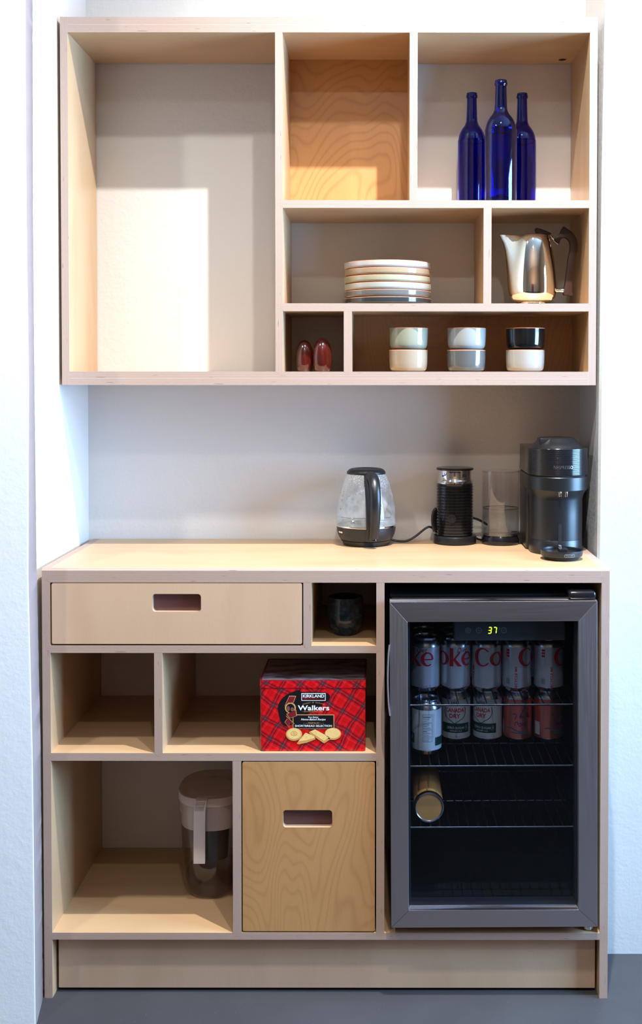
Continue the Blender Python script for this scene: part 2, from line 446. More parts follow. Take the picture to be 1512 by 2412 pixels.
def print_wrap(name, marks, mat, parent, r, c=(0, 0), eps=.0003, step=.004, zoff=0.):
    """x is arc length from the side that faces -Y"""
    bm = bmesh.new()
    for vs, fs in marks:
        bv = [bm.verts.new((x, 0, z)) for x, z in vs]
        for f in fs:
            try: bm.faces.new([bv[k] for k in f])
            except ValueError: pass
    xs = [v.co.x for v in bm.verts]
    x = math.floor(min(xs)/step)*step+step
    while x < max(xs):
        bmesh.ops.bisect_plane(bm, geom=bm.verts[:]+bm.edges[:]+bm.faces[:], plane_co=(x, 0, 0), plane_no=(1, 0, 0), dist=1e-6)
        x += step
    for v in bm.verts:
        rr = (r(v.co.z) if callable(r) else r)+eps; base = r(v.co.z) if callable(r) else r
        a = v.co.x/base; v.co = Vector((c[0]+rr*sin(a), c[1]-rr*cos(a), v.co.z+zoff))
    for f in bm.faces:
        f.normal_update()
        cn = f.calc_center_median()
        if f.normal.dot(Vector((cn.x-c[0], cn.y-c[1], 0))) < 0: f.normal_flip()
    me = bpy.data.meshes.new(name); bm.to_mesh(me); bm.free()
    return link(name, me, mat, parent)

# ---- plywood panel: veneer on both faces, layered plies on the four edges
def panel(name, parent, x, y, z, thick, grain, face=None, zero=(0, 0, 0), tips=False):
    lo = (x[0], y[0], z[0]); hi = (x[1], y[1], z[1]); ti = 'xyz'.index(thick); gi = 'xyz'.index(grain)
    oi = ({0, 1, 2}-{ti, gi}).pop(); ru, rv = random.uniform(0, 9), random.uniform(0, 9)
    mb = MB()
    quads = {(0, 0): [(0, 0, 0), (0, 0, 1), (0, 1, 1), (0, 1, 0)], (0, 1): [(1, 0, 0), (1, 1, 0), (1, 1, 1), (1, 0, 1)],
             (1, 0): [(0, 0, 0), (1, 0, 0), (1, 0, 1), (0, 0, 1)], (1, 1): [(0, 1, 0), (0, 1, 1), (1, 1, 1), (1, 1, 0)],
             (2, 0): [(0, 0, 0), (0, 1, 0), (1, 1, 0), (1, 0, 0)], (2, 1): [(0, 0, 1), (1, 0, 1), (1, 1, 1), (0, 1, 1)]}
    for (ax, sd), q in quads.items():
        pts = [tuple(hi[i] if b[i] else lo[i] for i in range(3)) for b in q]
        if ax == ti:
            uv = [(p[gi]+ru, p[oi]+rv) for p in pts]; m = 0
        else:
            li = ({0, 1, 2}-{ti, ax}).pop(); m = 1
            uv = [(p[li]+ru, (p[ti]-lo[ti])/(hi[ti]-lo[ti])) for p in pts]
        mb.add([tuple(a-b for a, b in zip(p, zero)) for p in pts], [(0, 1, 2, 3)], m, [uv])
    if tips:   # pointed tongue at each end where the board is let into its neighbour
        t = hi[ti]-lo[ti]; yy = lo[1]-.00015; mid = (hi[ti]+lo[ti])/2
        for end, sg in ((lo[gi], -1), (hi[gi], 1)):
            q = []
            for a, b, v in ((lo[ti], end, 0), (hi[ti], end, 1), (mid, end+sg*t*.5, .5)):
                p = [0, yy, 0]; p[ti] = a; p[gi] = b; q.append((tuple(c-d for c, d in zip(p, zero)), (b+ru, v)))
            mb.add([k[0] for k in q], [(0, 1, 2)], 1, [[k[1] for k in q]])
    return mb.build(name, [face or M['birch'], M['edge']], parent, smooth=0)
def structure(o): o['kind'] = 'structure'; return o

# ------------------------------------------------------------------ the room
YB = .469
def slab(name, x0, x1, y0, y1, z0, z1, m, bevel=0):
    return structure(MB().box(x0, x1, y0, y1, z0, z1).build(name, m, smooth=0, bevel=bevel))
ZC = 3.30
slab('floor', -3.2, 3.2, -4.7, .62, -.08, 0, M['floor'])
slab('ceiling', -3.2, 3.2, -4.7, .62, ZC, ZC+.08, M['ceil'])
slab('wall_back', -.80, .82, YB, .62, 0, ZC, M['wall'])
slab('wall_left', -1.3, -.666, -.006, YB, 0, ZC, M['wall'])
# nearer piece of wall that runs past the niche on the left, its arris slightly rough
zs = [0, .3, .6, 1.0, 1.43, 1.8, 2.1, 2.4, ZC]; xs = [-.6363, -.6372, -.6385, -.6450, -.6408, -.6436, -.6430, -.6408, -.6400]
xr = [-.6545, -.6548, -.6555, -.6615, -.6635, -.6640, -.6625, -.6612, -.6610]
def lerp(tab, z):
    i = min(max(k for k in range(len(zs)) if zs[k] <= z+1e-9), len(zs)-2)
    return tab[i]+(tab[i+1]-tab[i])*(z-zs[i])/(zs[i+1]-zs[i])
mb = MB(); edge_strip = MB(); S1 = []; S2 = []; rr = random.Random(3); zz = 0
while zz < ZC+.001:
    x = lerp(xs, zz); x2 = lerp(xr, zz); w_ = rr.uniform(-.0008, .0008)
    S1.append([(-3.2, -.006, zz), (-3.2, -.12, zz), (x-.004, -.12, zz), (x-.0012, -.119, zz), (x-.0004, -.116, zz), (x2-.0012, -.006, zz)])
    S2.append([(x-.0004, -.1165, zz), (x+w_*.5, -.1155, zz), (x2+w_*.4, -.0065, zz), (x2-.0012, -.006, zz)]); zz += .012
mb.loft(S1); structure(mb.build('wall_foreground', M['wall_fg'], smooth=40))
edge_strip.loft(S2); structure(edge_strip.build('wall_return', plain('grey_return_strip', srgb(142, 126, 122), .8, bump=.3, scale=60), smooth=60))  # narrow grey strip along the slanted return of the nearer wall
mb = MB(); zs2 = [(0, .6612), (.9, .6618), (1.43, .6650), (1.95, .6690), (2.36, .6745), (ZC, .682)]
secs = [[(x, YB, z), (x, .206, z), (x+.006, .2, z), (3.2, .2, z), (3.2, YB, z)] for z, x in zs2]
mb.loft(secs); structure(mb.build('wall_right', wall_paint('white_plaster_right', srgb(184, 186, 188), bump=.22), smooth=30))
slab('trim_1', -.80, -.6535, -.024, -.006, 0, .094, M['redwood'], .001)
# rest of the room, behind the camera
slab('wall_rear', -3.2, 3.2, -4.7, -4.6, 0, ZC, M['room'])
slab('wall_room_left', -3.3, -3.2, -4.7, .62, 0, ZC, M['room'])
WY0, WY1, WZ0, WZ1 = -1.40, .08, .82, 2.46
mb = MB(); WX = 2.6
mb.prism([(-4.7, 0), (.25, 0), (.25, ZC), (-4.7, ZC)], [[(WY0, WZ0), (WY0, WZ1), (WY1, WZ1), (WY1, WZ0)]], WX, WX+.15, ax='x')
structure(mb.build('wall_room_right', M['room'], smooth=0))
wf = structure(empty('window_1', (WX, (WY0+WY1)/2, WZ0)))
mb = MB()
fw = .05
for a0, a1 in ((WY0, WY0+fw), (WY1-fw, WY1)): mb.box(.02, .07, a0-wf.location.y, a1-wf.location.y, 0, WZ1-WZ0)
for b0, b1 in ((0, fw), (WZ1-WZ0-fw, WZ1-WZ0)): mb.box(.02, .07, WY0-wf.location.y, WY1-wf.location.y, b0, b1)
for k in (1, 2): yy = WY0+(WY1-WY0)*k/3-wf.location.y; mb.box(.03, .06, yy-.018, yy+.018, 0, WZ1-WZ0)
mb.box(.03, .06, WY0-wf.location.y, WY1-wf.location.y, .78, .815)
mb.build('window_frame', M['whiteplastic'], wf, smooth=0)
d1 = structure(empty('door_1', (-.2, -4.6, 0)))
MB().box(-.45, .45, 0, .04, 0, 2.1).build('door_leaf', plain('door_red_brown', srgb(136, 62, 56), .5), d1, smooth=0, bevel=.004)
MB().tube([(.37, .04, 1.0), (.37, .09, 1.0), (.27, .09, 1.0)], .01).build('door_handle', M['chrome'], d1)

# ------------------------------------------------------------------ wall cabinet
U0, U1 = .194, .4665
wc = empty('wall_cabinet', (0, U1, 1.4195), 'pale plywood open wall cabinet of seven compartments hung in the niche above the worktop', 'cabinet')
Z = (0, U1, 1.4195)
def wp(name, x, z, thick, grain, y=(U0, U1), face=None): return panel(name, wc, x, y, z, thick, grain, face, Z, name in ('divider', 'shelf'))
wp('side_panel', (-.6575, -.6393), (1.4195, 2.317), 'x', 'z'); wp('side_panel', (.6362, .6548), (1.4195, 2.317), 'x', 'z')
wp('top_panel', (-.6393, .6362), (2.2985, 2.317), 'z', 'x'); wp('top_panel', (-.6393, .6362), (2.280, 2.2985), 'z', 'x')
wp('bottom_panel', (-.6393, .6362), (1.4195, 1.436), 'z', 'x'); wp('bottom_panel', (-.6393, .6362), (1.436, 1.4525), 'z', 'x')
wp('divider', (-.1325, -.1146), (1.4525, 2.280), 'x', 'z')
wp('shelf', (-.1146, .6362), (1.8536, 1.8722), 'z', 'x'); wp('shelf', (-.1146, .6362), (1.6009, 1.6201), 'z', 'x')
wp('divider', (.1962, .2154), (1.8722, 2.280), 'x', 'z'); wp('divider', (.3778, .3971), (1.6201, 1.8536), 'x', 'z'); wp('divider', (.0352, .0547), (1.4525, 1.6009), 'x', 'z')
wp('back_panel', (-.1146, .1962), (1.8722, 2.280), 'y', 'z', (.428, .440), M['maple'])
wp('back_panel', (.0547, .6362), (1.4525, 1.6009), 'y', 'z', (.428, .440), M['maple2'])
wp('spacer_strip', (.6549, .6585), (2.21, 2.311), 'x', 'z', (.215, .44))
MB().lathe([(.0, 0), (.0125, 0), (.0125, -.0012), (.0105, -.0012), (.0105, -.0006), (0, -.0006)], n=28, mats=[0, 0, 0, 0, 1]).build('cable_hole', [M['edge'], M['void']], wc).location = (.606, .424-U1, 2.280-1.4195)

# ------------------------------------------------------------------ base cabinet
L0, L1 = 0, .466
bc = empty('base_cabinet', (0, L1, 0), 'pale plywood floor cabinet with cubbies, worktop and fridge bay', 'cabinet')
Z = (0, L1, 0)
def lp(name, x, z, thick, grain, y=(L0, L1), face=None, par=None): return panel(name, par or bc, x, y, z, thick, grain, face, Z, name in ('divider', 'shelf', 'bottom_panel', 'top_rail'))
def side(name, x0, x1):
    # side panel whose front top corner is planed off
    mb = MB(); ru = random.uniform(0, 5)
    pr = [(L0, 0), (L1, 0), (L1, 1.0), (.010, 1.0), (L0, .9945)]
    mb.prism([(a-L1, b) for a, b in pr], (), x0, x1, 0, side=1, ax='x', uvgrain='b', off=(ru, ru))
    return mb.build(name, [M['birch'], M['edge']], bc, smooth=0)
side('side_panel', -.652, -.6335); side('side_panel', .6335, .652)
# worktop: one thick board with a chamfered front, plies showing at the front
mb = MB(); ru = 3.1
pr = [(L0, .9835), (L0, .9945), (.010, 1.0), (L1, 1.0), (L1, .9835)]
for sx in (-.6335, .6335): mb.add([(sx, a-L1, b) for a, b in pr], [(0, 1, 2, 3, 4)] if sx < 0 else [(4, 3, 2, 1, 0)], 1, [[(a, .5) for a, b in pr]])
for (a, b), m in (((0, 1), 1), ((1, 2), 1), ((2, 3), 0), ((3, 4), 1), ((4, 0), 0)):
    p, q = pr[a], pr[b]; vs = [(-.6335, p[0]-L1, p[1]), (.6335, p[0]-L1, p[1]), (.6335, q[0]-L1, q[1]), (-.6335, q[0]-L1, q[1])]
    tv = {(0, 1): (0, .66), (1, 2): (.66, 1.0)}.get((a, b))
    uv = [(vs[0][0]+ru, tv[0]), (vs[1][0]+ru, tv[0]), (vs[2][0]+ru, tv[1]), (vs[3][0]+ru, tv[1])] if tv else [(v[0]+ru, v[1]+ru) for v in vs]
    mb.add(vs, [(0, 1, 2, 3)], m, [uv])
mb.build('worktop', [M['birch'], M['edge']], bc, smooth=0)
lp('top_rail', (-.6335, .6335), (.9672, .9832), 'z', 'x')
lp('shelf', (-.6335, .1162), (.8046, .8213), 'z', 'x'); lp('shelf', (-.6335, .1162), (.5545, .5723), 'z', 'x')
lp('bottom_panel', (-.6335, .6335), (.1373, .1532), 'z', 'x')
lp('divider', (.1162, .1348), (.1532, .9672), 'x', 'z'); lp('divider', (-.0516, -.033), (.8213, .9672), 'x', 'z')
lp('divider', (-.3948, -.3763), (.5723, .8046), 'x', 'z'); lp('divider', (-.2149, -.1953), (.1532, .5545), 'x', 'z')
lp('toe_kick', (-.6275, .6285), (.008, .1365), 'y', 'z', (.030, .046), M['birch2'])
def drawer(name, x0, x1, z0, z1, hx0, hx1, hz0, hz1, face, grain, deep):
    mb = MB()
    mb.prism(rrect(x0, x1, z0, z1, .004), [rrect(hx0, hx1, hz0, hz1, .0075)[::-1]], 0-L1, .018-L1, 0, side=1, uvgrain='b' if grain == 'z' else 'a', off=(random.uniform(0, 9), random.uniform(0, 9)))
    d = mb.build(name, [face, M['birch2']], bc, smooth=40)
    panel('recess_back', d, (hx0-.015, hx1+.015), (.0185, .0245), (hz0-.012, hz1+.012), 'y', 'x', M['redwood'], Z)
    m2 = MB(); t = .010
    m2.box(x0+.006, x0+.006+t, .026-L1, deep-L1, z0+.004, z1-.02); m2.box(x1-.006-t, x1-.006, .026-L1, deep-L1, z0+.004, z1-.02)
    m2.box(x0+.006+t, x1-.006-t, deep-t-L1, deep-L1, z0+.004, z1-.02); m2.box(x0+.006+t, x1-.006-t, .026-L1, deep-t-L1, z0+.004, z0+.014)
    m2.build('drawer_box', M['birch2'], d, smooth=0); return d
drawer('drawer', -.6296, -.0546, .8253, .9655, -.3986, -.2866, .8997, .9408, M['birch2'], 'z', .42)
drawer('pull_out_bin', -.1925, .1130, .1570, .5515, -.0991, .0146, .3996, .4400, M['maple2'], 'z', .42)

# ------------------------------------------------------------------ blue bottles
def bottle(loc, R, H, label):
    r = empty('bottle', loc, label, 'bottle', 'blue bottles on the top shelf')
    k = R/.039; hz = H/.312
    prof = [(.030, 0), (.0365, .002), (.039, .008), (.039, .172), (.0385, .184), (.0365, .197), (.0325, .209), (.0265, .219), (.0205, .227), (.0166, .236), (.0152, .246), (.0140, .280), (.0138, .292), (.0138, .298), (.0152, .299), (.0158, .302), (.0155, .306), (.0148, .308), (.0148, .311), (.0138, .312)]
    prof = [(a*k, b*hz) for a, b in smooth_path(prof, 3)]
    inner = [(max(.001, a-.0032), max(b, .012)) for a, b in prof if b > .006*hz][::-1]
    inner[0] = (inner[0][0], prof[-1][1])
    inner += [(.012, .020), (.0, .026)]
    mb = MB().lathe(prof+inner, n=56, cap=False)
    n = 56; mb.f.append(tuple(range(n-1, -1, -1))); mb.m.append(0); mb.uv.append(None)
    mb.build('glass_body', M['cobalt'], r, smooth=50)
    return r
bottle((.425, .250, 1.8725), .0395, .306, 'tallest cobalt blue glass bottle, standing in front of the other two')
bottle((.3645, .395, 1.8725), .0368, .311, 'cobalt blue bottle behind the tall one, on its left side')
bottle((.4965, .395, 1.8725), .0368, .310, 'cobalt blue bottle behind the tall one, on its right side')

# ------------------------------------------------------------------ plates
pl = [('dark slate blue', (.045, .055, .062, 1), 'bottom plate of the stack, dark slate blue with thin bare rim'),
      ('grey', (.20, .195, .185, 1), 'mid grey plate, second from the bottom of the plate stack'),
      ('pale celadon', (.60, .62, .56, 1), 'pale grey-white plate in the stack, right on top of the grey one'),
      ('yellow green', (.58, .54, .36, 1), 'pale yellow-green plate in the middle of the plate stack'),
      ('tan', (.56, .40, .25, 1), 'tan plate, second from the top of the plate stack'),
      ('white', (.78, .72, .68, 1), 'white plate lying topmost on the plate stack')]
for i, (nm, col, lab) in enumerate(pl):
    r = empty('plate', (.1433+random.uniform(-.001, .001), .318, 1.6203+i*.0181), lab, 'plate', 'stacked plates on the middle shelf')
    R = .1118
    body = [(0, .0), (.102, .0), (.1085, .0014), (R-.0004, .0042), (R, .007), (R, .0166)]
    MB().lathe(body+[(R-.0045, .0166), (R-.0052, .010), (R-.012, .0068), (0, .0058)], n=72, cap=False).build('dish', glaze('plate_glaze_'+nm.replace(' ', '_'), tuple(v*.62 for v in col[:3])+(1,)), r, smooth=40)
    MB().lathe([(R-.0045, .0166), (R, .0166), (R-.0006, .0178), (R-.0022, .0181), (R-.0040, .0177), (R-.0045, .0166)], n=72, cap=False).build('rim', M['terra'], r, smooth=40)

# ------------------------------------------------------------------ cups
cups = [(.1955, 0, 'cream', (.70, .55, .39, 1), 'peach cream cup under the pale green cup in the left stack'),
        (.1955, 1, 'celadon', (.56, .57, .42, 1), 'pale green cup on top of the peach cream cup'),
        (.3412, 0, 'grey', (.21, .22, .215, 1), 'grey cup at the bottom of the middle cup stack'),
        (.3412, 1, 'bluewhite', (.60, .63, .60, 1), 'pale blue-white cup on top of the grey cup'),
        (.4895, 0, 'white', (.74, .69, .62, 1), 'off-white cup under the black cup'),
        (.4895, 1, 'black', (.010, .011, .013, 1), 'glossy black cup on top of the off-white cup')]
for x, k, nm, col, lab in cups:
    r = empty('cup', (x+(.0006 if k else 0), .262, 1.4527+k*.0551), lab, 'cup', 'stacked cups on the lowest shelf of the wall cabinet')
    R = .0487
    out = [(0, 0), (.036, 0), (.0415, .0016), (.0455, .006), (.0472, .012), (.0480, .022), (R, .038), (R, .0525)]
    MB().lathe(out+[(R-.0035, .0525), (R-.005, .030), (.040, .008), (0, .005)], n=56, cap=False).build('bowl', glaze('cup_glaze_'+nm, tuple(v*.48 for v in col[:3])+(1,)), r, smooth=40)
    MB().lathe([(R-.0035, .0525), (R, .0525), (R-.0005, .0541), (R-.0018, .0546), (R-.0031, .0540), (R-.0035, .0525)], n=56, cap=False).build('rim', M['terra'], r, smooth=40)

# ------------------------------------------------------------------ red egg-shaped shakers
for x, y, k, lab in ((-.0662, .268, .94, 'darker red-brown egg-shaped lacquered ornament, the left one, further back'), (-.0203, .250, 1.0, 'brighter red-brown egg-shaped lacquered ornament, the right one, in front')):
    r = empty('wooden_egg', (x, y, 1.4527), lab, 'ornament', 'pair of red wooden eggs')
    H = .0852*k; R = .0246*k; pr = [(0, 0), (.0165*k, 0), (.0178*k, .0015)]
    for j in range(1, 25):
        t = j/24; z = .004+(H-.004)*t
        u = (z-H*.42)/(H*.58) if z > H*.42 else (z-H*.42)/(H*.62)
        pr.append((R*sqrt(max(0, 1-abs(u)**2.15)), z))
    MB().lathe(pr, n=40, cap=False).build('egg_body', M['egg'], r, smooth=50)

# ------------------------------------------------------------------ silver coffee pot
pt = empty('coffee_pot', (.5135, .300, 1.6203), 'polished silver coffee pot with brown wooden handle and long side spout', 'pot')
def pot_sec(z, R, Ltip, w, n=144, dz=0.):
    o = []
    for k in range(n):
        a = 2*pi*k/n; d = abs((a-pi+pi) % (2*pi)-pi)
        g = math.exp(-(d/w)**2)
        r = R+(Ltip-R)*g
        zz = z+dz*g
        o.append((r*cos(a), r*sin(a), zz))
    return o
sec = [(0, .036, .036, .4), (.004, .0375, .0375, .4), (.0065, .034, .034, .4), (.0085, .040, .040, .4), (.014, .0490, .0505, .5), (.022, .0555, .0575, .5), (.034, .0590, .0622, .5), (.055, .0592, .0648, .48), (.085, .0572, .0665, .45),
       (.115, .0535, .0690, .42), (.140, .0498, .0718, .38), (.158, .0462, .0758, .34), (.170, .0425, .0815, .30), (.1765, .0395, .087, .26)]
mb = MB(); S = []
for i, (z, R, Lt, w) in enumerate(sec):
    S.append(pot_sec(z, R, Lt, w, dz=(.004 if i == len(sec)-1 else 0)))
S.append([(p[0]*.965, p[1]*.93, p[2]+.0006) for p in S[-1]])
S.append([(p[0]*.93+.001, p[1]*.88, p[2]-.004) for p in S[-2]])
mb.loft(S); mb.build('pot_body', M['silver'], pt, smooth=60)
MB().lathe([(.0385, .1735), (.0388, .1765), (.037, .1785), (.030, .1815), (.015, .1835), (0, .184)], c=(.002, 0, 0), n=48, cap=False).build('lid', M['silver'], pt, smooth=60)
K = 1/(6.3*922); kx, kz = 617, 1284
def pp(pts): return [((a-kx)*K, (kz-b)*K) for a, b in pts]
mb = MB(); mb.prism(smooth_path(pp([(648, 140), (700, 145), (790, 175), (868, 212), (862, 226), (664, 228), (655, 190)]), 4, True), (), -.011, .011)
mb.build('lid_knob', M['darkwood'], pt, smooth=40, bevel=.0025)
hd = pp([(932, 292), (1000, 228), (1035, 150), (1062, 117), (1120, 150), (1200, 212), (1252, 300), (1270, 400), (1256, 520), (1222, 700), (1197, 900), (1187, 1050), (1196, 1128), (1130, 1122), (1066, 1108), (1086, 980), (1108, 800), (1132, 600), (1163, 430), (1152, 340), (1112, 288), (1062, 276), (1018, 308), (994, 372), (972, 352)])
mb = MB(); mb.prism(smooth_path(hd, 5, True), (), -.0085, .0085); mb.build('handle', M['darkwood'], pt, smooth=40, bevel=.003)
mb = MB(); a = pp([(870, 250), (905, 290), (945, 340), (985, 368)]); mb.tube([(x, 0, z) for x, z in smooth_path(a, 4)], [(.011, .004)]*5+[(.0075, .004)]*8, n=12)
mb.build('handle_socket', M['silver'], pt, smooth=50)
a = pp([(925, 1052), (1085, 1052)])
mb = MB(); X0, X1, zz = a[0][0], a[1][0], a[0][1]
mb.tube([(X0+(X1-X0)*t, 0, zz) for t in (0, .12, .25, .5, .75, .88, 1)], [.0062, .0062, .0050, .0040, .0050, .0056, .0056], n=16); mb.build('handle_post', M['silver'], pt, smooth=50)

# ------------------------------------------------------------------ kettle and its power base
kx0, ky0 = .0880, .375
kb = empty('kettle_power_base', (kx0, ky0, 1.0003), 'round black power base with cord, under the glass kettle', 'kettle base')
MB().lathe([(0, 0), (.059, 0), (.0605, .0012), (.0625, .0075), (.066, .0120), (.0665, .0128), (0, .0128)], n=64, cap=False).build('base_plate', M['black'], kb, smooth=35)
cord = smooth_path([(.062, .02, .010), (.085, .028, .0035), (.108, .03, .0040), (.130, .034, .0150), (.158, .040, .0360), (.171, .044, .0390), (.183, .058, .028), (.200, .078, .012), (.222, .0885, .0042), (.260, .0885, .0040)], 6)
MB().tube(cord, .0030, n=10).build('cord', M['black'], kb)
kt = empty('kettle', (kx0, ky0, 1.0133), 'clear glass electric kettle with black handle, black lid and black base', 'kettle')
def kR(z):
    T = [(.0, .0665), (.006, .070), (.015, .0745), (.026, .0772), (.037, .0778), (.050, .0785), (.063, .0783), (.078, .0768), (.095, .0742), (.115, .0700), (.135, .0645), (.152, .0588), (.165, .0535), (.1725, .0505), (.1745, .0490)]
    for (a, b), (c, d) in zip(T, T[1:]):
        if z <= c: return b+(d-b)*(z-a)/(c-a)
    return T[-1][1]
zsb = [0, .003, .006, .010, .015, .020, .026, .032, .037]
MB().lathe([(0, .0004)]+[(kR(z)-(.0012 if z == 0 else 0), z+(.0004 if z == 0 else 0)) for z in zsb]+[(.074, .0372), (0, .0355)], n=72, cap=False).build('heating_base', M['black'], kt, smooth=35)
MB().lathe([(0, .0376), (.070, .0376), (.0738, .0372), (.0738, .0368), (0, .0368)], n=64, cap=False).build('heating_plate', metal('heating_plate_steel', (.72, .70, .66, 1), .35), kt, smooth=40)
MB().lathe([(kR(.0372)+.0006, .0362), (kR(.0372)+.0010, .0378), (kR(.0395)+.0004, .0398), (.0755, .0398), (.0745, .0362)], n=72, cap=False).build('base_ring', M['chrome'], kt, smooth=35)
zg = [.0395+i*(.1725-.0395)/26 for i in range(27)]
outp = [(kR(z), z) for z in zg]; inp = [(kR(z)-.0022, z) for z in zg][::-1]
MB().lathe(outp, n=72, cap=False).build('glass_jug', M['kglass'], kt, smooth=60)
MB().lathe([(0, .0405)]+[(kR(z)-.0026, z) for z in (.0405, .044, .0475)]+[(0, .0475)], n=64, cap=False).build('water', M['water'], kt, smooth=40)
MB().lathe([(.046, .1715), (.0505, .1722), (.0512, .1755), (.0500, .1790), (.0455, .1835), (.040, .1860), (.033, .1868), (.030, .1850), (0, .1850)], n=64, cap=False).build('lid', M['black'], kt, smooth=50)
ha = radians(13)
def hp(r, z, s=0): return (r*sin(ha)+s*cos(ha), -r*cos(ha)+s*sin(ha), z)
mb = MB()
grip = smooth_path([(.047, .1725), (.070, .1715), (.092, .163), (.107, .143), (.114, .115), (.112, .082), (.104, .050), (.094, .024), (.084, .010)], 5)
wid = []
for i in range(len(grip)):
    t = i/(len(grip)-1); wid.append((.0150-.003*t, .0085+.0015*sin(pi*t)))
mb.tube([hp(a, b) for a, b in grip], wid, n=16); mb.build('handle', M['satin'], kt, smooth=60)
mb = MB(); spine = [(kR(z)+.0015, z) for z in (.004, .03, .06, .09, .12, .15, .168)]
mb.tube([hp(a, b, -.004) for a, b in spine], [(.0135, .005)]*7, n=12); mb.build('handle_spine', M['black'], kt, smooth=60)
mb = MB(); mb.lathe([(.0168, .142), (.0172, .150), (.0165, .1725), (.0150, .1760), (0, .1765)], c=hp(.050, 0)[:2]+(0,), n=32, cap=False); mb.build('handle_collar', M['satin'], kt, smooth=50)
mb = MB(); p = hp(.0885, .0105, .0015); mb.lathe([(0, 0), (.0085, 0), (.009, .003), (.0075, .006), (0, .0065)], n=24, c=(p[0], p[1], p[2]-.003)); mb.build('switch', M['blackgloss'], kt, smooth=40)
marks = [stroke([(x*.001, .0640-.00001*abs(x)) for x in range(-76, 77, 4)], .0006)]
tx = -.034; marks += [stroke([(tx-.0062, .0500), (tx, .0612), (tx+.0062, .0500), (tx-.0062, .0500)], .0008), stroke([(tx-.0018, .0522), (tx-.001, .0545), (tx+.001, .0545), (tx+.0018, .0522)], .001)]
for tz, sx in ((.0840, 'MIN'), (.106, '1.0'), (.118, '1.5'), (.128, 'MAX')): marks.append(txt(sx, -.0800*kR(tz)/.0768, tz, .006, .0035))
print_wrap('printed_marks', marks, M['printblack'], kt, kR)
print_wrap('name_plate', [rect2(-.089, -.070, .0215, .0255)], M['white'], kt, kR, step=.004)

# ------------------------------------------------------------------ milk frother
fr = empty('milk_frother', (.3228, .400, 1.0003), 'black ribbed milk frother jug with chrome neck on a round base', 'milk frother')
MB().lathe([(0, 0), (.054, 0), (.0568, .002), (.0568, .0185), (.0555, .0208), (.050, .0212), (0, .0212)], n=64, cap=False).build('base', M['satin'], fr, smooth=35)
prof = [(0, .0215), (.0470, .0215)]
z = .0225
while z < .154:
    prof += [(.0462, z), (.0482, z+.0012), (.0482, z+.0052), (.0462, z+.0064)]; z += .0078
prof += [(.0475, .1575), (.0475, .1590), (0, .1590)]
MB().lathe(prof, n=72, cap=False).build('jug', M['blackgloss'], fr, smooth=25)
MB().lathe([(.0478, .1590), (.0482, .1640), (.0465, .1680), (.0445, .1710), (.0445, .1880), (.0452, .1940), (0, .1940)], n=64, cap=False).build('steel_neck', M['chrome'], fr, smooth=40)
MB().lathe([(.046, .1935), (.0492, .1945), (.0496, .1975), (.047, .2000), (.02, .2008), (0, .2005)], n=64, cap=False).build('lid', M['blackgloss'], fr, smooth=40)
b = MB()
for z0, r0, r1, hgt in ((0, .0118, .0100, .004), ):
    b.lathe([(0, 0), (r0, 0), (r0, .002), (r1, hgt), (.0078, hgt), (.0072, .0032), (.0060, .0032), (.0054, .0046), (0, .0048)], n=32, cap=False)
bo = b.build('button', M['satin'], fr, smooth=30); bo.rotation_euler = (pi/2, 0, 0); bo.location = (-.0105, -.0470, .0695)
mb = MB(); mb.tube(smooth_path([(-.0500, .018, .028), (-.0535, .022, .045), (-.0545, .022, .062), (-.0520, .020, .080), (-.046, .018, .088)], 4), [(.010, .004)]*17, n=12)
mb.build('plug', M['black'], fr, smooth=50)
cord = smooth_path([(.045, .030, .063), (.060, .034, .059), (.074, .040, .052), (.090, .046, .042)], 5)
cord2 = smooth_path([(.054, .012, .012), (.064, .018, .0065), (.076, .026, .0034), (.09, .040, .0032)], 5)
MB().tube(cord2, .0030, n=10).build('cord', M['black'], fr)
MB().tube(cord, .0032, n=10).build('cord', M['black'], fr)

# ------------------------------------------------------------------ capsule coffee machine with side tank
cm = empty('coffee_machine', (.570, .250, 1.0003), 'black capsule coffee machine with side water tank, cup tray in front', 'coffee machine')
def dsec(R, yb, z, n=40, cx=0., dz=0., xl=None):
    """half round front, straight sides back to yb"""
    o = []
    for k in range(n+1):
        a = pi+pi*k/n; o.append((cx+R*cos(a), R*sin(a), z))
    o += [(cx+R, yb-.012, z), (cx+R-.004, yb-.003, z), (cx+R-.014, yb, z), (cx-R+.014, yb, z), (cx-R+.004, yb-.003, z), (cx-R, yb-.012, z)]
    return o
# back block, full height, left flank
mb = MB(); mb.box(-.0735, .068, .035, .165, 0, .190); mb.build('back_body', M['satin'], cm, smooth=40, bevel=.008, seg=3)
mb = MB()
mb.loft([dsec(.0650, .06, z, cx=-.003) for z in (.036, .06, .10, .135)]+[dsec(.0660, .06, .143, cx=-.002), dsec(.069, .06, .152, cx=-.001), dsec(.0735, .06, .159)])
mb.build('column', M['satin'], cm, smooth=50)
mb = MB(); mb.loft([dsec(.0640, .06, 0, cx=-.003), dsec(.0652, .06, .004, cx=-.003), dsec(.0652, .06, .0345, cx=-.003), dsec(.0643, .06, .0358, cx=-.003)]); mb.build('base', M['satin'], cm, smooth=40)
mb = MB(); mb.loft([dsec(.0735, .165, .1585), dsec(.0748, .165, .160), dsec(.0748, .165, .191), dsec(.0735, .165, .1925)]); mb.build('collar', M['satin'], cm, smooth=40)
mb = MB(); S = [dsec(.0725, .165, .1925), dsec(.0725, .165, .1965)]; mb.loft(S); mb.build('gap_ring', M['void'], cm, smooth=40)
mb = MB(); S = [dsec(.0742, .166, .1965), dsec(.0750, .166, .1975)]
z = .199
while z < .258: S += [dsec(.0750, .166, z), dsec(.0747, .166, z+.0008), dsec(.0750, .166, z+.0016)]; z += .0024
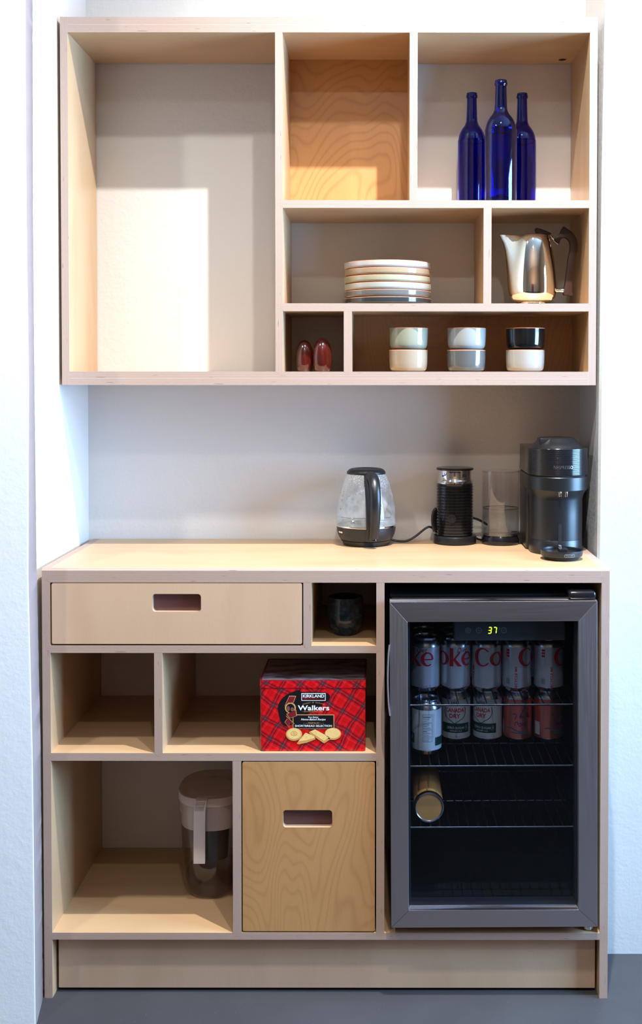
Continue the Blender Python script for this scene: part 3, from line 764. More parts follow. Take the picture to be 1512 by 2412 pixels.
S += [dsec(.0750, .166, .2615), dsec(.0738, .165, .2630)]
mb.loft(S); mb.build('brew_head', M['blackgloss'], cm, smooth=40)
mb = MB()
def esec(a, b, z, cy, n=40): return [(a*cos(2*pi*k/n), cy+b*sin(2*pi*k/n), z) for k in range(n)]
mb.loft([esec(.066, .066, .263, .004), esec(.062, .063, .267, .006), esec(.056, .058, .2745, .010), esec(.0545, .056, .2755, .011), esec(.046, .050, .2855, .014), esec(.043, .047, .2870, .015), esec(.030, .034, .2875, .015)])
mb.build('lid', M['satin'], cm, smooth=40)
mb = MB(); mb.prism([(-.0480, .2600), (-.0300, .2600), (-.0225, .2660), (-.0175, .2760), (-.0170, .2872), (-.0480, .2872)], (), -.030, .020)
mb.build('lever', M['satin'], cm, smooth=40, bevel=.002)
mb = MB()
for sx in (-.0085, .0065): mb.lathe([(0, .148), (.0030, .148), (.0036, .152), (.0036, .160), (0, .160)], c=(sx+.004, -.0725, -.002), n=16, cap=False)
mb.build('spout', M['chrome'], cm, smooth=40)
print_wrap('tray_slot', [shape(rrect(-.0042, .0042, .028, .078, .0040))], M['void'], cm, .0650, c=(-.003, 0), eps=.0005, step=.002)
print_wrap('lettering', [txt('NESPRESSO', .0035, .2180, .0480, .0078, bold=.002), stroke([(-.0205, .2215), (-.0190, .2220), (-.0165, .2175), (-.0150, .2130)], .0010)], M['alu'], cm, .0750, eps=.0005)
# cup tray
ty = -.112
mb = MB(); mb.lathe([(0, .006), (.044, .006), (.0490, .0085), (.0505, .013), (.0505, .0225), (.0488, .0225), (.0480, .0150), (0, .0140)], c=(-.0065, ty, 0), n=56, cap=False)
tr = mb.build('cup_tray', M['satin'], cm, smooth=40)
MB().lathe([(0, .0002), (.040, .0002), (.042, .006), (0, .006)], c=(-.0065, ty, 0), n=48, cap=False).build('tray_foot', M['black'], tr, smooth=40)
MB().box(-.010, .010, ty+.012, ty+.042, .0142, .0215).build('tray_clip', M['satin'], tr, smooth=0, bevel=.001)
MB().box(-.0072, -.0005, ty+.040, -.060, .018, .0265).build('tray_arm', M['steel'], tr, smooth=0, bevel=.001)
print_wrap('tray_badge', [shape(rrect(-.0020, .0245, .0108, .0185, .0037), rrect(-.0013, .0238, .0115, .0178, .0031)[::-1]), txt('DeLonghi', .0112, .0148, .0190, .0036, bold=.01)], M['iconw'], tr, .0505, c=(-.0065, ty), eps=.0004)
# tank
tx0, ty0 = -.1272, .140
tk = MB().lathe([(.0470, .024), (.0485, .027), (.0487, .190), (.0487, .1925)], c=(tx0, ty0, 0), n=64, cap=False).build('water_tank', M['tank'], cm, smooth=40)
MB().lathe([(.0465, .1885), (.0492, .1890), (.0494, .1925), (.0480, .1938), (0, .1940)], c=(tx0, ty0, 0), n=64, cap=False).build('tank_lid', M['tank'], tk, smooth=40)
MB().lathe([(0, .030), (.0455, .030), (.0460, .034), (.0463, .094), (.0455, .0942), (0, .0938)], c=(tx0, ty0, 0), n=64, cap=False).build('water', M['water'], tk, smooth=40)
MB().lathe([(.0464, .0932), (.0470, .0938), (.0464, .0946)], c=(tx0, ty0, 0), n=64, cap=False).build('water_line', M['black'], tk, smooth=40)
mb = MB().lathe([(0, 0), (.0478, 0), (.0496, .0025), (.0496, .0120), (.0480, .0180), (.0465, .0215), (.0455, .024), (0, .024)], c=(tx0, ty0, 0), n=64, cap=False)
mb.box(tx0+.030, -.0700, ty0-.016, ty0+.020, .001, .030); mb.build('tank_base', M['blackgloss'], tk, smooth=40)
MB().lathe([(.0440, .0241), (.0482, .0245), (.0484, .0310), (.0440, .0320)], c=(tx0, ty0, 0), n=64, cap=False).build('tank_collar', M['tank'], tk, smooth=40)

# ------------------------------------------------------------------ mug
mg = empty('mug', (.0418, .124, .8216), 'dark mottled navy handleless mug alone in the small cubby', 'mug')
prof = smooth_path([(.0, .0), (.024, 0), (.0290, .0012), (.0300, .006), (.0325, .013), (.0395, .023), (.0432, .036), (.0440, .052), (.0436, .070), (.0418, .086), (.0412, .0900)], 4)
q = NT('mug_glaze'); tc = q.n('ShaderNodeTexCoord').outputs['Object']; nz = q.noise(tc, 70, 4, .6)
c = q.ramp(nz, [(0, (.004, .005, .008, 1)), (.5, (.007, .014, .026, 1)), (.72, (.03, .055, .08, 1)), (.9, (.02, .018, .014, 1))])
q.bsdf(Base_Color=c, Roughness=.14)
MB().lathe(prof+[(.0395, .0908), (.0380, .0895), (.0395, .06), (.036, .030), (.02, .010), (0, .008)], n=56, cap=False).build('mug_body', q.m, mg, smooth=50)

# ------------------------------------------------------------------ shortbread tin
tn = empty('biscuit_tin', (-.0310, .112, .5726), 'red tartan shortbread tin with picture of biscuits, standing in the cubby', 'tin')
W2 = .1228; D2 = .100; YF = -D2
def tinbox(name, w, d, z0, z1, m, r=.006, cap=True, parent=None, bot=True):
    mb = MB(); o = rrect(-w, w, -d, d, r, 5); n = len(o); acc = [0]
    for k in range(n): acc.append(acc[-1]+sqrt((o[k][0]-o[(k+1) % n][0])**2+(o[k][1]-o[(k+1) % n][1])**2))
    vs = [(a, b, z0) for a, b in o]+[(a, b, z1) for a, b in o]
    mb.add(vs, [(k, (k+1) % n, n+(k+1) % n, n+k) for k in range(n)], 0, [[(acc[k], z0), (acc[k+1], z0), (acc[k+1], z1), (acc[k], z1)] for k in range(n)])
    mb.add(vs[n:], [tuple(range(n))], 1); mb.add(vs[:n], [tuple(range(n-1, -1, -1))], 1)
    return mb.build(name, m, parent, smooth=30)
tinbox('tin_body', W2-.0008, D2-.0008, 0, .1475, [M['tartan'], M['printblack']], parent=tn)
ld = tinbox('lid', W2+.0002, D2+.0002, .1478, .1642, [M['tartan'], M['landscape']], parent=tn)
mb = MB(); o = rrect(-W2, W2, -D2, D2, .006, 5); i_ = rrect(-W2+.004, W2-.004, -D2+.004, D2-.004, .004, 5)
mb.prism(o, [i_[::-1]], .1642, .1655, ax='z'); mb.build('lid_bead', M['darkred'], ld, smooth=30)
def T(a, b): return ((660+a/8.894-738)/1025, (1770-(1620+b/8.894))/1025)
def TP(l): return [T(*p) for p in l]
def ttxt(s, a, b, w, h, **k): x, z = T(a, b); return txt(s, x, z, w/8.894/1025, h/8.894/1025, **k)
y = YF+.0004
blk = smooth_path(TP([(-40, 420), (20, 250), (150, 130), (330, 50), (420, 30), (470, 70), (700, 70), (980, 90), (1060, 170), (1020, 260), (930, 300), (880, 380), (700, 480), (560, 560), (350, 640), (250, 760), (110, 800), (20, 700)]), 5, True)
print_flat('label_ground', [shape(blk)], M['printblack'], tn, y)
y -= .0002
print_flat('name_box', [(TP([(455, 98), (966, 98), (966, 258), (455, 258)]), [(0, 1, 2, 3)])], M['white'], tn, y)
print_flat('recipe_box', [(TP([(272, 550), (1148, 550), (1148, 856), (272, 856)]), [(0, 1, 2, 3)])], M['gold'], tn, y)
y -= .0002
print_flat('box_ground', [(TP([(469, 112), (952, 112), (952, 244), (469, 244)]), [(0, 1, 2, 3)]), (TP([(288, 566), (1132, 566), (1132, 846), (288, 846)]), [(0, 1, 2, 3)])], M['printblack'], tn, y)
y -= .0002
print_flat('lettering', [ttxt('KIRKLAND', 712, 158, 448, 66, bold=.02), ttxt('Walkers', 712, 410, 665, 108, bold=.022), ttxt('Pure Butter', 708, 606, 215, 34, bold=.01),
                         ttxt('Home-Baked Recipe', 706, 660, 520, 56, shear=.3, bold=.012), ttxt('SHORTBREAD SELECTION', 708, 792, 780, 44, bold=.012)], M['white'], tn, y)
arcm = []
for i, ch in enumerate('PRODUCT OF SCOTLAND'):
    if ch == ' ': continue
    t = (i-9)/9; arcm.append(ttxt(ch, 712+t*218, 296+t*t*38, 17, 22, rot=-t*.22, bold=.01))
print_flat('arched_lettering', arcm, M['gold'], tn, y)
print_flat('date_lettering', [ttxt('ESTABLISHED 1898', 705, 488, 390, 22), stroke(TP([(470, 488), (496, 488)]), .0003)], M['gold'], tn, y)
print_flat('premium_lettering', [ttxt('~ ~ PREMIUM ~ ~', 712, 733, 440, 32)], M['gold'], tn, y)
print_flat('script_lettering', [ttxt('Signature', 640, 216, 300, 34, shear=.4, bold=.008), stroke(TP([(790, 222), (935, 226)]), .0004)], M['red'], tn, y)
# ribbon and medallion
rib = [[(200, 152), (346, 156), (290, 300), (180, 300), (100, 370)], [(135, 540), (345, 450), (360, 580), (210, 636)], [(130, 570), (315, 748), (205, 738), (196, 826), (100, 716), (150, 640)]]
print_flat('ribbon_edge', [shape(TP(p)) for p in rib]+[shape(TP(ell(224, 410, 116, 116)))], M['gold'], tn, y)
def shrink(p, k=.86):
    cx = sum(a for a, b in p)/len(p); cz = sum(b for a, b in p)/len(p); return [(cx+(a-cx)*k, cz+(b-cz)*k) for a, b in p]
print_flat('ribbon', [shape(TP(shrink(p))) for p in rib], M['darkred'], tn, y-.0002)
print_flat('medallion', [shape(TP(ell(224, 412, 86, 90)))], M['printblack'], tn, y-.0002)
print_flat('medallion_picture', [shape(TP(ell(180, 425, 30, 55))), shape(TP(ell(262, 440, 34, 44)))], plain('print_brown', srgb(120, 78, 60), .4), tn, y-.0004)
y -= .0006
disc1 = ell(300, 970, 172, 138); disc2 = ell(1120, 958, 174, 130)
print_flat('biscuit_edges', [shape(TP(disc1)), shape(TP(disc2)), shape(TP([(358, 1165), (420, 1075), (540, 935), (735, 1010), (752, 1075), (560, 1150), (400, 1182)])), shape(TP([(622, 915), (745, 862), (1055, 1035), (1050, 1085), (935, 1162), (622, 950)]))], M['cookied'], tn, y)
print_flat('biscuits', [shape(TP(ell(302, 958, 158, 118))), shape(TP(ell(1118, 946, 160, 108))), shape(TP([(385, 1120), (440, 1060), (545, 935), (725, 1005), (735, 1048), (560, 1098)])), shape(TP([(640, 912), (745, 866), (1045, 1030), (930, 1110)]))], M['cookie'], tn, y-.0002)
dots = []
for a, b in ((455, 1050), (500, 1010), (545, 975), (560, 1030), (620, 1000), (650, 1040), (690, 1000), (700, 920), (760, 915), (770, 960), (830, 965), (850, 1000), (910, 1010), (920, 1055), (990, 1040)): dots.append(shape(TP(ell(a, b, 7, 6, 8))))
for k in range(28): t = 2*pi*k/28; dots.append(stroke(TP([(302+128*cos(t), 958+94*sin(t)), (302+155*cos(t), 958+116*sin(t))]), .0005))
dots += [shape(TP(ell(302, 950, 70, 50)), TP(ell(302, 950, 58, 40))[::-1]), shape(TP(ell(302, 950, 30, 22)), TP(ell(302, 950, 20, 14))[::-1])]
print_flat('biscuit_marks', dots, M['cookied'], tn, y-.0004)

# ------------------------------------------------------------------ water filter pitcher
ph = empty('water_filter_pitcher', (-.2985, .247, .1535), 'clear water filter pitcher with white lid and handle, in the lower cubby', 'pitcher')
def osec(a, b, z, n=56, e=2.5, cx=0, cy=0):
    o = []
    for k in range(n):
        t = 2*pi*k/n; c, s = cos(t), sin(t)
        o.append((cx+a*abs(c)**(2/e)*(1 if c > 0 else -1), cy+b*abs(s)**(2/e)*(1 if s > 0 else -1), z))
    return o
out = [osec(.048, .070, .0), osec(.058, .082, .004), osec(.064, .090, .018), osec(.0685, .0955, .045), osec(.0700, .0975, .07), osec(.0740, .0985, .12), osec(.0775, .1000, .175), osec(.0800, .1020, .236)]
inn = [[(p[0]*.97, p[1]*.97, p[2]+.001) for p in s] for s in out][::-1]
MB().loft(out, cap0=True, cap1=False).build('jug', M['pitch'], ph, smooth=50)
MB().loft([osec(.056, .080, .006), osec(.062, .087, .018), osec(.0660, .0925, .040), osec(.0655, .092, .0405)]).build('water', M['pitchw'], ph, smooth=40)
MB().loft([osec(.0765, .0990, .176), osec(.0790, .1010, .21), osec(.0798, .1018, .236)]+[osec(.075, .097, .236), osec(.071, .092, .180)]).build('reservoir', M['whiteplastic'], ph, smooth=40)
MB().loft([osec(.0812, .1035, .236), osec(.0818, .1040, .2385), osec(.0822, .1046, .2545), osec(.0812, .1036, .2570), osec(.0755, .0975, .2570), osec(.066, .088, .2520), osec(.048, .066, .2490), osec(.046, .064, .2500), osec(.044, .062, .2495)]).build('lid', M['lidbrown'], ph, smooth=40)
flt = [osec(.029, .029, z, e=2, cx=.012, cy=-.02) for z in (.082, .086)]+[osec(.032, .032, z, e=2, cx=.012, cy=-.02) for z in (.15, .165)]
MB().loft(flt).build('filter', M['filter'], ph, smooth=40)
MB().loft([osec(.036, .036, z, e=2, cx=.012, cy=-.02) for z in (.163, .180)]).build('filter_cup', M['lidbrown'], ph, smooth=40)
hx = -.010
path = smooth_path([(hx, -.0980, .2560), (hx-.0008, -.1130, .2535), (hx-.0020, -.1240, .2420), (hx-.0025, -.1265, .2200), (hx-.0030, -.1265, .1800), (hx-.0035, -.1250, .1350), (hx-.0038, -.1235, .1080)], 5)
mb = MB(); secs = []
for (x, yy, z), i in zip(path, range(len(path))):
    p0 = Vector(path[max(0, i-1)]); p1 = Vector(path[min(len(path)-1, i+1)]); t = (p1-p0).normalized(); nrm = t.cross(Vector((1, 0, 0))); P = Vector((x, yy, z))
    w, th = .0142, .004
    secs.append([P+Vector((sx*w, 0, 0))+nrm*sy*th for sx, sy in ((-1, -1), (1, -1), (1, 1), (-1, 1))])
mb.loft(secs); mb.build('handle', M['whiteplastic'], ph, smooth=40, bevel=.0012)
mb = MB(); mb.box(hx-.0115, hx+.0110, -.1200, -.0985, .2572, .2590); fl = mb.build('spout_button', M['lidbrown'], ph, smooth=0, bevel=.0006); fl.rotation_euler = (.10, 0, 0); fl.location.z = .0105
mb = MB(); mb.box(hx-.012, hx+.012, -.1195, -.0985, .107, .112); mb.box(hx+.0115, hx+.0125, -.1250, -.0985, .107, .235); mb.build('handle_web', M['pitch'], ph, smooth=0)

# ------------------------------------------------------------------ beverage fridge
FX, FY, FZ = .3880, .20, .1552
fg = empty('beverage_fridge', (FX, FY, FZ), 'black beverage fridge with steel framed glass door, built into the base cabinet', 'fridge')
fg.rotation_euler = (0, -.006, 0)
def fl_(x, y, z): return (x-FX, y-FY, z-FZ)
def fbox(mb, x0, x1, y0, y1, z0, z1, m=0): return mb.box(x0-FX, x1-FX, y0-FY, y1-FY, z0-FZ, z1-FZ, m)
DX0, DX1, DZ0, DZ1 = .1510, .6243, .1765, .9285; GX0, GX1, GZ0, GZ1 = .1920, .5805, .2165, .8820
BX0, BX1, BZ0, BZ1 = .1530, .6235, .1640, .9360; t = .022
mb = MB(); fbox(mb, BX0, BX0+t, .026, .440, BZ0, BZ1); fbox(mb, BX1-t, BX1, .026, .440, BZ0, BZ1); fbox(mb, BX0+t, BX1-t, .026, .440, BZ1-t, BZ1); fbox(mb, BX0+t, BX1-t, .026, .440, BZ0, BZ0+t+.02); fbox(mb, BX0+t, BX1-t, .415, .440, BZ0+t+.02, BZ1-t)
mb.build('cabinet_shell', M['liner'], fg, smooth=0)
door = empty('door', (0, 0, 0)); door.parent = fg; door.empty_display_size = .01
def rail(pts, m, nm):
    mb = MB(); o = [(a-FX, b-FZ) for a, b in pts]; mb.prism(o, (), -.020-FY, .022-FY); return mb.build(nm, m, door, smooth=0, bevel=.0009, seg=2)
g = .0004
rail([(DX0, DZ1), (GX0, GZ1), (GX1, GZ1), (DX1, DZ1)], M['steel'], 'frame_rail')
rail([(DX0, DZ0), (DX1, DZ0), (GX1, GZ0), (GX0, GZ0)], M['steel'], 'frame_rail')
rail([(DX0, DZ0+g), (GX0-g, GZ0+g), (GX0-g, GZ1-g), (DX0, DZ1-g)], M['steelv'], 'frame_stile')
rail([(DX1, DZ0+g), (DX1, DZ1-g), (GX1+g, GZ1-g), (GX1+g, GZ0+g)], M['steelv'], 'frame_stile')
mb = MB(); fbox(mb, GX0, GX1, -.006, -.002, GZ0, GZ1); mb.build('glass_pane', M['pane'], door, smooth=0)
mb = MB(); mb.prism([(a-FX, b-FZ) for a, b in ((GX0+.0001, GZ0+.0001), (GX1-.0001, GZ0+.0001), (GX1-.0001, GZ1-.0001), (GX0+.0001, GZ1-.0001))], [[(a-FX, b-FZ) for a, b in ((GX0+.005, GZ0+.012), (GX0+.005, GZ1-.005), (GX1-.005, GZ1-.005), (GX1-.005, GZ0+.012))]], .0-FY, .020-FY)
mb.build('door_gasket', M['black'], door, smooth=0)
mb = MB(); fbox(mb, GX0+.001, GX1-.001, -.0015, .0085, GZ0+.0002, GZ0+.0035); mb.build('spacer_bar', M['alu'], door, smooth=0)
# slim bow handle on the left edge of the door
mb = MB(); hpth = smooth_path([(DX0-.0005, -.018, .8300), (DX0-.0035, -.0195, .800), (DX0-.0050, -.020, .750), (DX0-.0035, -.0195, .698), (DX0-.0005, -.018, .668)], 5)
mb.tube([fl_(*p) for p in hpth], [(.0022, .0060)]*len(hpth), n=12); mb.build('handle', M['alu'], door, smooth=50)
mb = MB(); fbox(mb, .5610, .6235, -.012, .060, .9290, .9480); mb.build('hinge_cover', M['blackgloss'], fg, smooth=40, bevel=.006, seg=3)
mb = MB(); fbox(mb, DX0+.006, DX1-.006, .005, .026, .9290, .9325); mb.build('top_strip', M['wire'], fg, smooth=0)
mb = MB(); mb.lathe([(0, 0), (.012, 0), (.012, .007), (.006, .008), (.006, .0110), (0, .0110)], c=(.610-FX, .020-FY, .0), n=20, cap=False); mb.build('foot', M['alu'], fg, smooth=40)
for x_, y_ in ((.17, .05), (.17, .41), (.61, .41)): MB().lathe([(0, 0), (.012, 0), (.012, .0105), (0, .0105)], c=(x_-FX, y_-FY, 0), n=16, cap=False).build('foot', M['black'], fg, smooth=40)
for zs_ in (.6760, .5325, .3885):
    mb = MB(); w = .0016
    fp = smooth_path([(.1760, .080, zs_), (.1770, .045, zs_), (.1835, .0315, zs_), (.1980, .030, zs_), (.38, .030, zs_), (.5640, .030, zs_), (.5810, .0315, zs_), (.5890, .045, zs_), (.5900, .080, zs_)], 6)
    mb.tube([fl_(*p) for p in fp], .0023, n=8)
    mb.tube([fl_(.1760, .40, zs_), fl_(.5900, .40, zs_)], .0023, n=8); mb.tube([fl_(.176, .08, zs_), fl_(.176, .4, zs_)], .0020, n=8); mb.tube([fl_(.59, .08, zs_), fl_(.59, .4, zs_)], .0020, n=8)
    mb.tube([fl_(.1760, .20, zs_-.003), fl_(.5900, .20, zs_-.003)], .0018, n=8)
    k = 0
    while .200+k*.0222 < .585:
        x_ = .200+k*.0222; mb.tube([fl_(x_, .030, zs_), fl_(x_, .0305, zs_), fl_(x_, .40, zs_)], w, n=6); k += 1
    mb.build('wire_shelf', M['wire'], fg, smooth=60)
mb = MB(); fbox(mb, .300, .560, .030, .075, .8260, .8770); cp = mb.build('control_panel', M['panel'], fg, smooth=0, bevel=.003)
def seg7(cx, cz, on):
    w, h, tt = .0068, .0070, .0017; sh = .12
    S = {'a': ((-w/2, h), (w/2, h)), 'g': ((-w/2, 0), (w/2, 0)), 'd': ((-w/2, -h), (w/2, -h)), 'f': ((-w/2, 0), (-w/2, h)), 'b': ((w/2, 0), (w/2, h)), 'e': ((-w/2, -h), (-w/2, 0)), 'c': ((w/2, -h), (w/2, 0))}
    o = []
    for ch in on:
        (a, b), (c, d) = S[ch]; L = sqrt((c-a)**2+(d-b)**2); ux, uz = (c-a)/L, (d-b)/L; i = .0007
        p, q = (a+ux*i, b+uz*i), (c-ux*i, d-uz*i)
        o.append(stroke([(cx+p[0]+sh*p[1], cz+p[1]), (cx+q[0]+sh*q[1], cz+q[1])], tt))
    return o
yp = .0296-FY; zc = .8505-FZ
print_flat('display_digits', seg7(.3840-FX, zc, 'abgcd')+seg7(.3958-FX, zc, 'abc'), M['ledgreen'], cp, yp)
for x_, gl in ((.3335, shape(ell(.3335-FX, zc, .0032, .0032), ell(.3335-FX, zc, .0022, .0022)[::-1])), (.3585, txt('+', .3585-FX, zc, .004, .004)), (.4165, txt('-', .4165-FX, zc, .004, .0012))):
    print_flat('button', [shape(ell(x_-FX, zc, .0066, .0066), ell(x_-FX, zc, .0056, .0056)[::-1]), gl], M['iconw'], cp, yp)
print_flat('unit_lettering', [txt('°F', .4050-FX, zc+.0045, .0060, .0045)], M['iconw'], cp, yp)

# ------------------------------------------------------------------ cans
CR, CH = .0360, .1310
SH1 = .6785; SH2 = .5350
def can(loc, rot, label, kind, group, detail=True):
    r = empty('drink_can', loc, label, 'can', group)
    body = smooth_path([(.0265, .0015), (.0300, .0055), (.0345, .0100), (CR, .0135)], 3)+[(CR, .1090)]+smooth_path([(CR, .1090), (.0354, .1130), (.0335, .1185), (.0308, .1235), (.0298, .1255)], 3)[1:]
    bm_ = {'diet': M['cansilver'], 'ginger': M['cream'], 'pink': M['pink']}[kind]
    nb = len(body)-1; mm = [1 if body[i][1] < .0125 or body[i][1] > .1085 else 0 for i in range(nb)]
    MB().lathe([(0, .006), (.022, .004), (.0245, 0), (.0265, .0015)]+body[1:], n=48, mats=[1, 1, 1]+mm, cap=False).build('can_body', [bm_, M['alu']], r, smooth=50)
    MB().lathe([(.0298, .1255), (.0300, .1290), (.0308, .1305), (.0304, .1312), (.0292, .1308), (.0285, .1265), (0, .1262)], n=48, cap=False).build('can_lid', M['alu'], r, smooth=40)
    mb = MB(); mb.prism(ell(0, -.006, .0075, .012, 20), [ell(0, -.011, .0045, .004, 14)[::-1]], .1270, .1280, ax='z'); mb.build('pull_tab', M['alu'], r, smooth=0)
    if detail: decorate(r, kind, rot)
    return r
A = CR*pi/180
def C_letter(cx, cz, w, h, open0=38, open1=322):
    o = ell(cx, cz, w/2, h/2, 40, open0, open1); i = ell(cx+w*.06, cz, w/2*.62, h/2*.86, 40, open1-6, open0+6)
    return shape(o+i)
def o_letter(cx, cz, w, h): return shape(ell(cx, cz, w/2, h/2, 36), ell(cx, cz, w/2*.50, h/2*.80, 28)[::-1])
def e_letter(cx, cz, w, h):
    o = ell(cx, cz, w/2, h/2, 40, -2, 312); i = ell(cx+w*.05, cz, w/2*.55, h/2*.80, 36, 305, 6)
    return [shape(o+i), rect2(cx-w*.34, cx+w*.46, cz-h*.06, cz+h*.03)]
def k_letter(cx, z0, w, xh, H):
    x0 = cx-w/2
    return [rect2(x0, x0+w*.30, z0, z0+H), shape([(x0+w*.28, z0+xh*.50), (x0+w*.75, z0+xh), (x0+w*.90, z0+xh), (x0+w*.48, z0+xh*.52), (x0+w*1.0, z0), (x0+w*.64, z0), (x0+w*.28, z0+xh*.45)])]
def decorate(r, kind, rot):
    d = rot*A
    if kind == 'diet':
        z0 = .0640; xh = .0345; H = .0440
        m = [C_letter(-90*A+d, z0+H/2, 66*A, H+.001), o_letter(-31*A+d, z0+xh/2, 60*A, xh)]+k_letter(27*A+d, z0, 48*A, xh, H)+e_letter(73*A+d, z0+xh/2, 50*A, xh)
        print_wrap('wordmark', m, M['red'], r, CR, step=.003)
        m = [txt('RECYCLE ME', -132*A+d, .036, .056, .0062, rot=pi/2, bold=.02)]
        print_wrap('recycle_lettering', m, M['red'], r, CR, step=.003)
        m = []
        for zz in (.0995, .0925, .0855): m.append(rect2(-172*A+d, -158*A+d, zz, zz+.0052))
        print_wrap('stripe_block', m, M['red'], r, CR, step=.003)
        m = [txt('12 FL OZ', 62*A+d, .0155, .013, .0026), txt('355 mL', 62*A+d, .0115, .011, .0024), txt('0', 84*A+d, .0175, .0024, .0040), txt('CALORIES', 84*A+d, .0125, .010, .0020)]
        print_wrap('small_print', m, M['red'], r, CR, step=.003)
        print_wrap('script_lettering', [txt('Diet', 52*A+d, .1035, .026, .0115, shear=.35)], M['darkred'], r, CR, step=.003)
        bars = [rect2(-172*A+d+k*.0011, -172*A+d+k*.0011+(.0004 if k % 3 else .0007), .020, .034) for k in range(9)]
        print_wrap('bar_code', bars, M['grey'], r, CR, step=.003)
    elif kind == 'ginger':
        z0 = .0270
        print_wrap('green_band', [rect2(-58*A+d, 62*A+d, z0, z0+.0235), rect2(150*A+d, 210*A+d, z0-.004, z0+.016)], M['green'], r, CR, step=.003)
        sh = [(-42*A, .0900), (-44*A, .0760), (-34*A, .0640), (-14*A, .0560), (0, .0505), (14*A, .0560), (34*A, .0640), (44*A, .0760), (42*A, .0900)]
        m = [stroke([(x+d, z) for x, z in smooth_path(sh, 5)], .0016)]
        for k in range(5): m.append(stroke([((-14+k*7)*A+d, .0980), ((-11+k*5.5)*A+d, .1055+(.002 if k == 2 else 0))], [.003, .0008]))
        m.append(rect2(-16*A+d, 16*A+d, .0958, .0978))
        print_wrap('shield', m, M['green'], r, CR, step=.003)
        print_wrap('lettering', [txt('CANADA', 0+d, .0830, .0480, .0105, bold=.03), txt('DRY', 0+d, .0690, .0270, .0105, bold=.03)], M['red'], r, CR, step=.003)
        print_wrap('band_lettering', [txt('ZERO SUGAR', 4*A+d, z0+.0125, .0470, .0058, bold=.01), txt('GINGER ALE', 4*A+d, z0+.0050, .0300, .0036), txt('0', 48*A+d, z0+.0130, .0030, .0050), shape(rrect(44*A+d, 52*A+d, z0+.006, z0+.019, .002), rrect(44.8*A+d, 51.2*A+d, z0+.0066, z0+.0184, .0016)[::-1])], M['cream'], r, CR, eps=.0005, step=.003)
        nf = [frame_line(100*A+d, 138*A+d, .034, .100, .0005)]
        for k in range(15): zz = .096-k*.0042; nf.append(rect2(102*A+d, (136 if k % 4 == 0 else 118+7*((k*5) % 3))*A+d, zz, zz+(.0012 if k in (1, 9) else .0006)))
        for k in range(10): nf.append(rect2(143*A+d, 143.8*A+d, .044+k*.0058, .048+k*.0058))
        nf += [txt('12 FL OZ (355 mL)', 0+d, .0165, .026, .0028)]
        print_wrap('small_print', nf, M['printblack'], r, CR, step=.003)
    else:
        def P(l): return [((x*A)+d, z) for x, z in smooth_path(l, 6)]
        v = [stroke(P([(26, .0920), (16, .0820), (6, .0700), (4, .0660), (9, .0650), (14, .0680), (10, .0700), (6, .0672), (18, .0660), (26, .0650)]), .0018), stroke(P([(40, .0740), (34, .0740), (31, .0690), (36, .0660), (41, .0720), (42, .0660), (48, .0650)]), .0016),
             stroke(P([(-24, .0720), (-14, .0745), (-9, .0700), (-12, .0650), (-16, .0600)]), .0018), stroke(P([(-14, .0440), (-15, .0500), (-8, .0545), (-4, .0510), (-7, .0470)]), .0017),
             stroke(P([(6, .0520), (0, .0500), (0, .0450), (6, .0440), (9, .0490), (6, .0525)]), .0016), stroke(P([(14, .0530), (14, .0450)]), .0016), stroke(P([(20, .0530), (30, .0445)]), .0016), stroke(P([(30, .0530), (20, .0445)]), .0016)]
        print_wrap('script_lettering', v, M['violet'], r, CR, step=.003)
        wv = [stroke(P([(-50, .0380), (-34, .0385), (-18, .0350), (0, .0300), (18, .0285), (40, .0300)]), .0028), stroke(P([(-30, .0275), (-6, .0265), (20, .0250), (44, .0270)]), .0022)]
        print_wrap('waves', wv, M['teal'], r, CR, step=.003)
        print_wrap('label_patch', [rect2(-100*A+d, -72*A+d, .020, .052)], M['cream'], r, CR, step=.003)
    return r
g1 = 'silver soda cans on the upper fridge shelf'
for x, rot, lab in ((.2359, -69, 'leftmost front silver soda can, its big red letters ending in k and e'), (.3090, -30, 'second front silver soda can, its red letters showing o, k and e'),
                    (.3842, 68, 'third front silver soda can, the one with a big red C and o'), (.4578, 123, 'fourth front silver soda can, with red upright words left of a red C'), (.5360, 135, 'rightmost front silver soda can, in the shade near the door frame')):
    can((x, .155, SH1), rot, lab, 'diet', g1)
for x, nm in ((.2365, 'leftmost'), (.3100, 'second'), (.3850, 'third'), (.4590, 'fourth'), (.5370, 'rightmost')):
    can((x, .2305, SH1), 40, 'dark-topped silver can standing directly behind the %s front soda can' % nm, 'diet', g1, False)
can((.2370, .3050, SH1), 40, 'rearmost silver can at the back left corner of the upper fridge shelf', 'diet', g1, False)
g2 = 'cans on the lower fridge shelf'
can((.2372, .126, SH2), -118, 'white can turned to its fine print, nearest the glass on the lower shelf', 'ginger', g2)
can((.3140, .215, SH2), -8, 'white and green can with its full red name and shield showing', 'ginger', g2)
can((.3930, .215, SH2), -32, 'white and green can turned left so its red name is cut off', 'ginger', g2)
can((.4680, .215, SH2), -2, 'pink can with violet script beside the white and green cans', 'pink', g2)
can((.5440, .215, SH2), 30, 'pink can at the shaded right end of the lower fridge shelf', 'pink', g2)

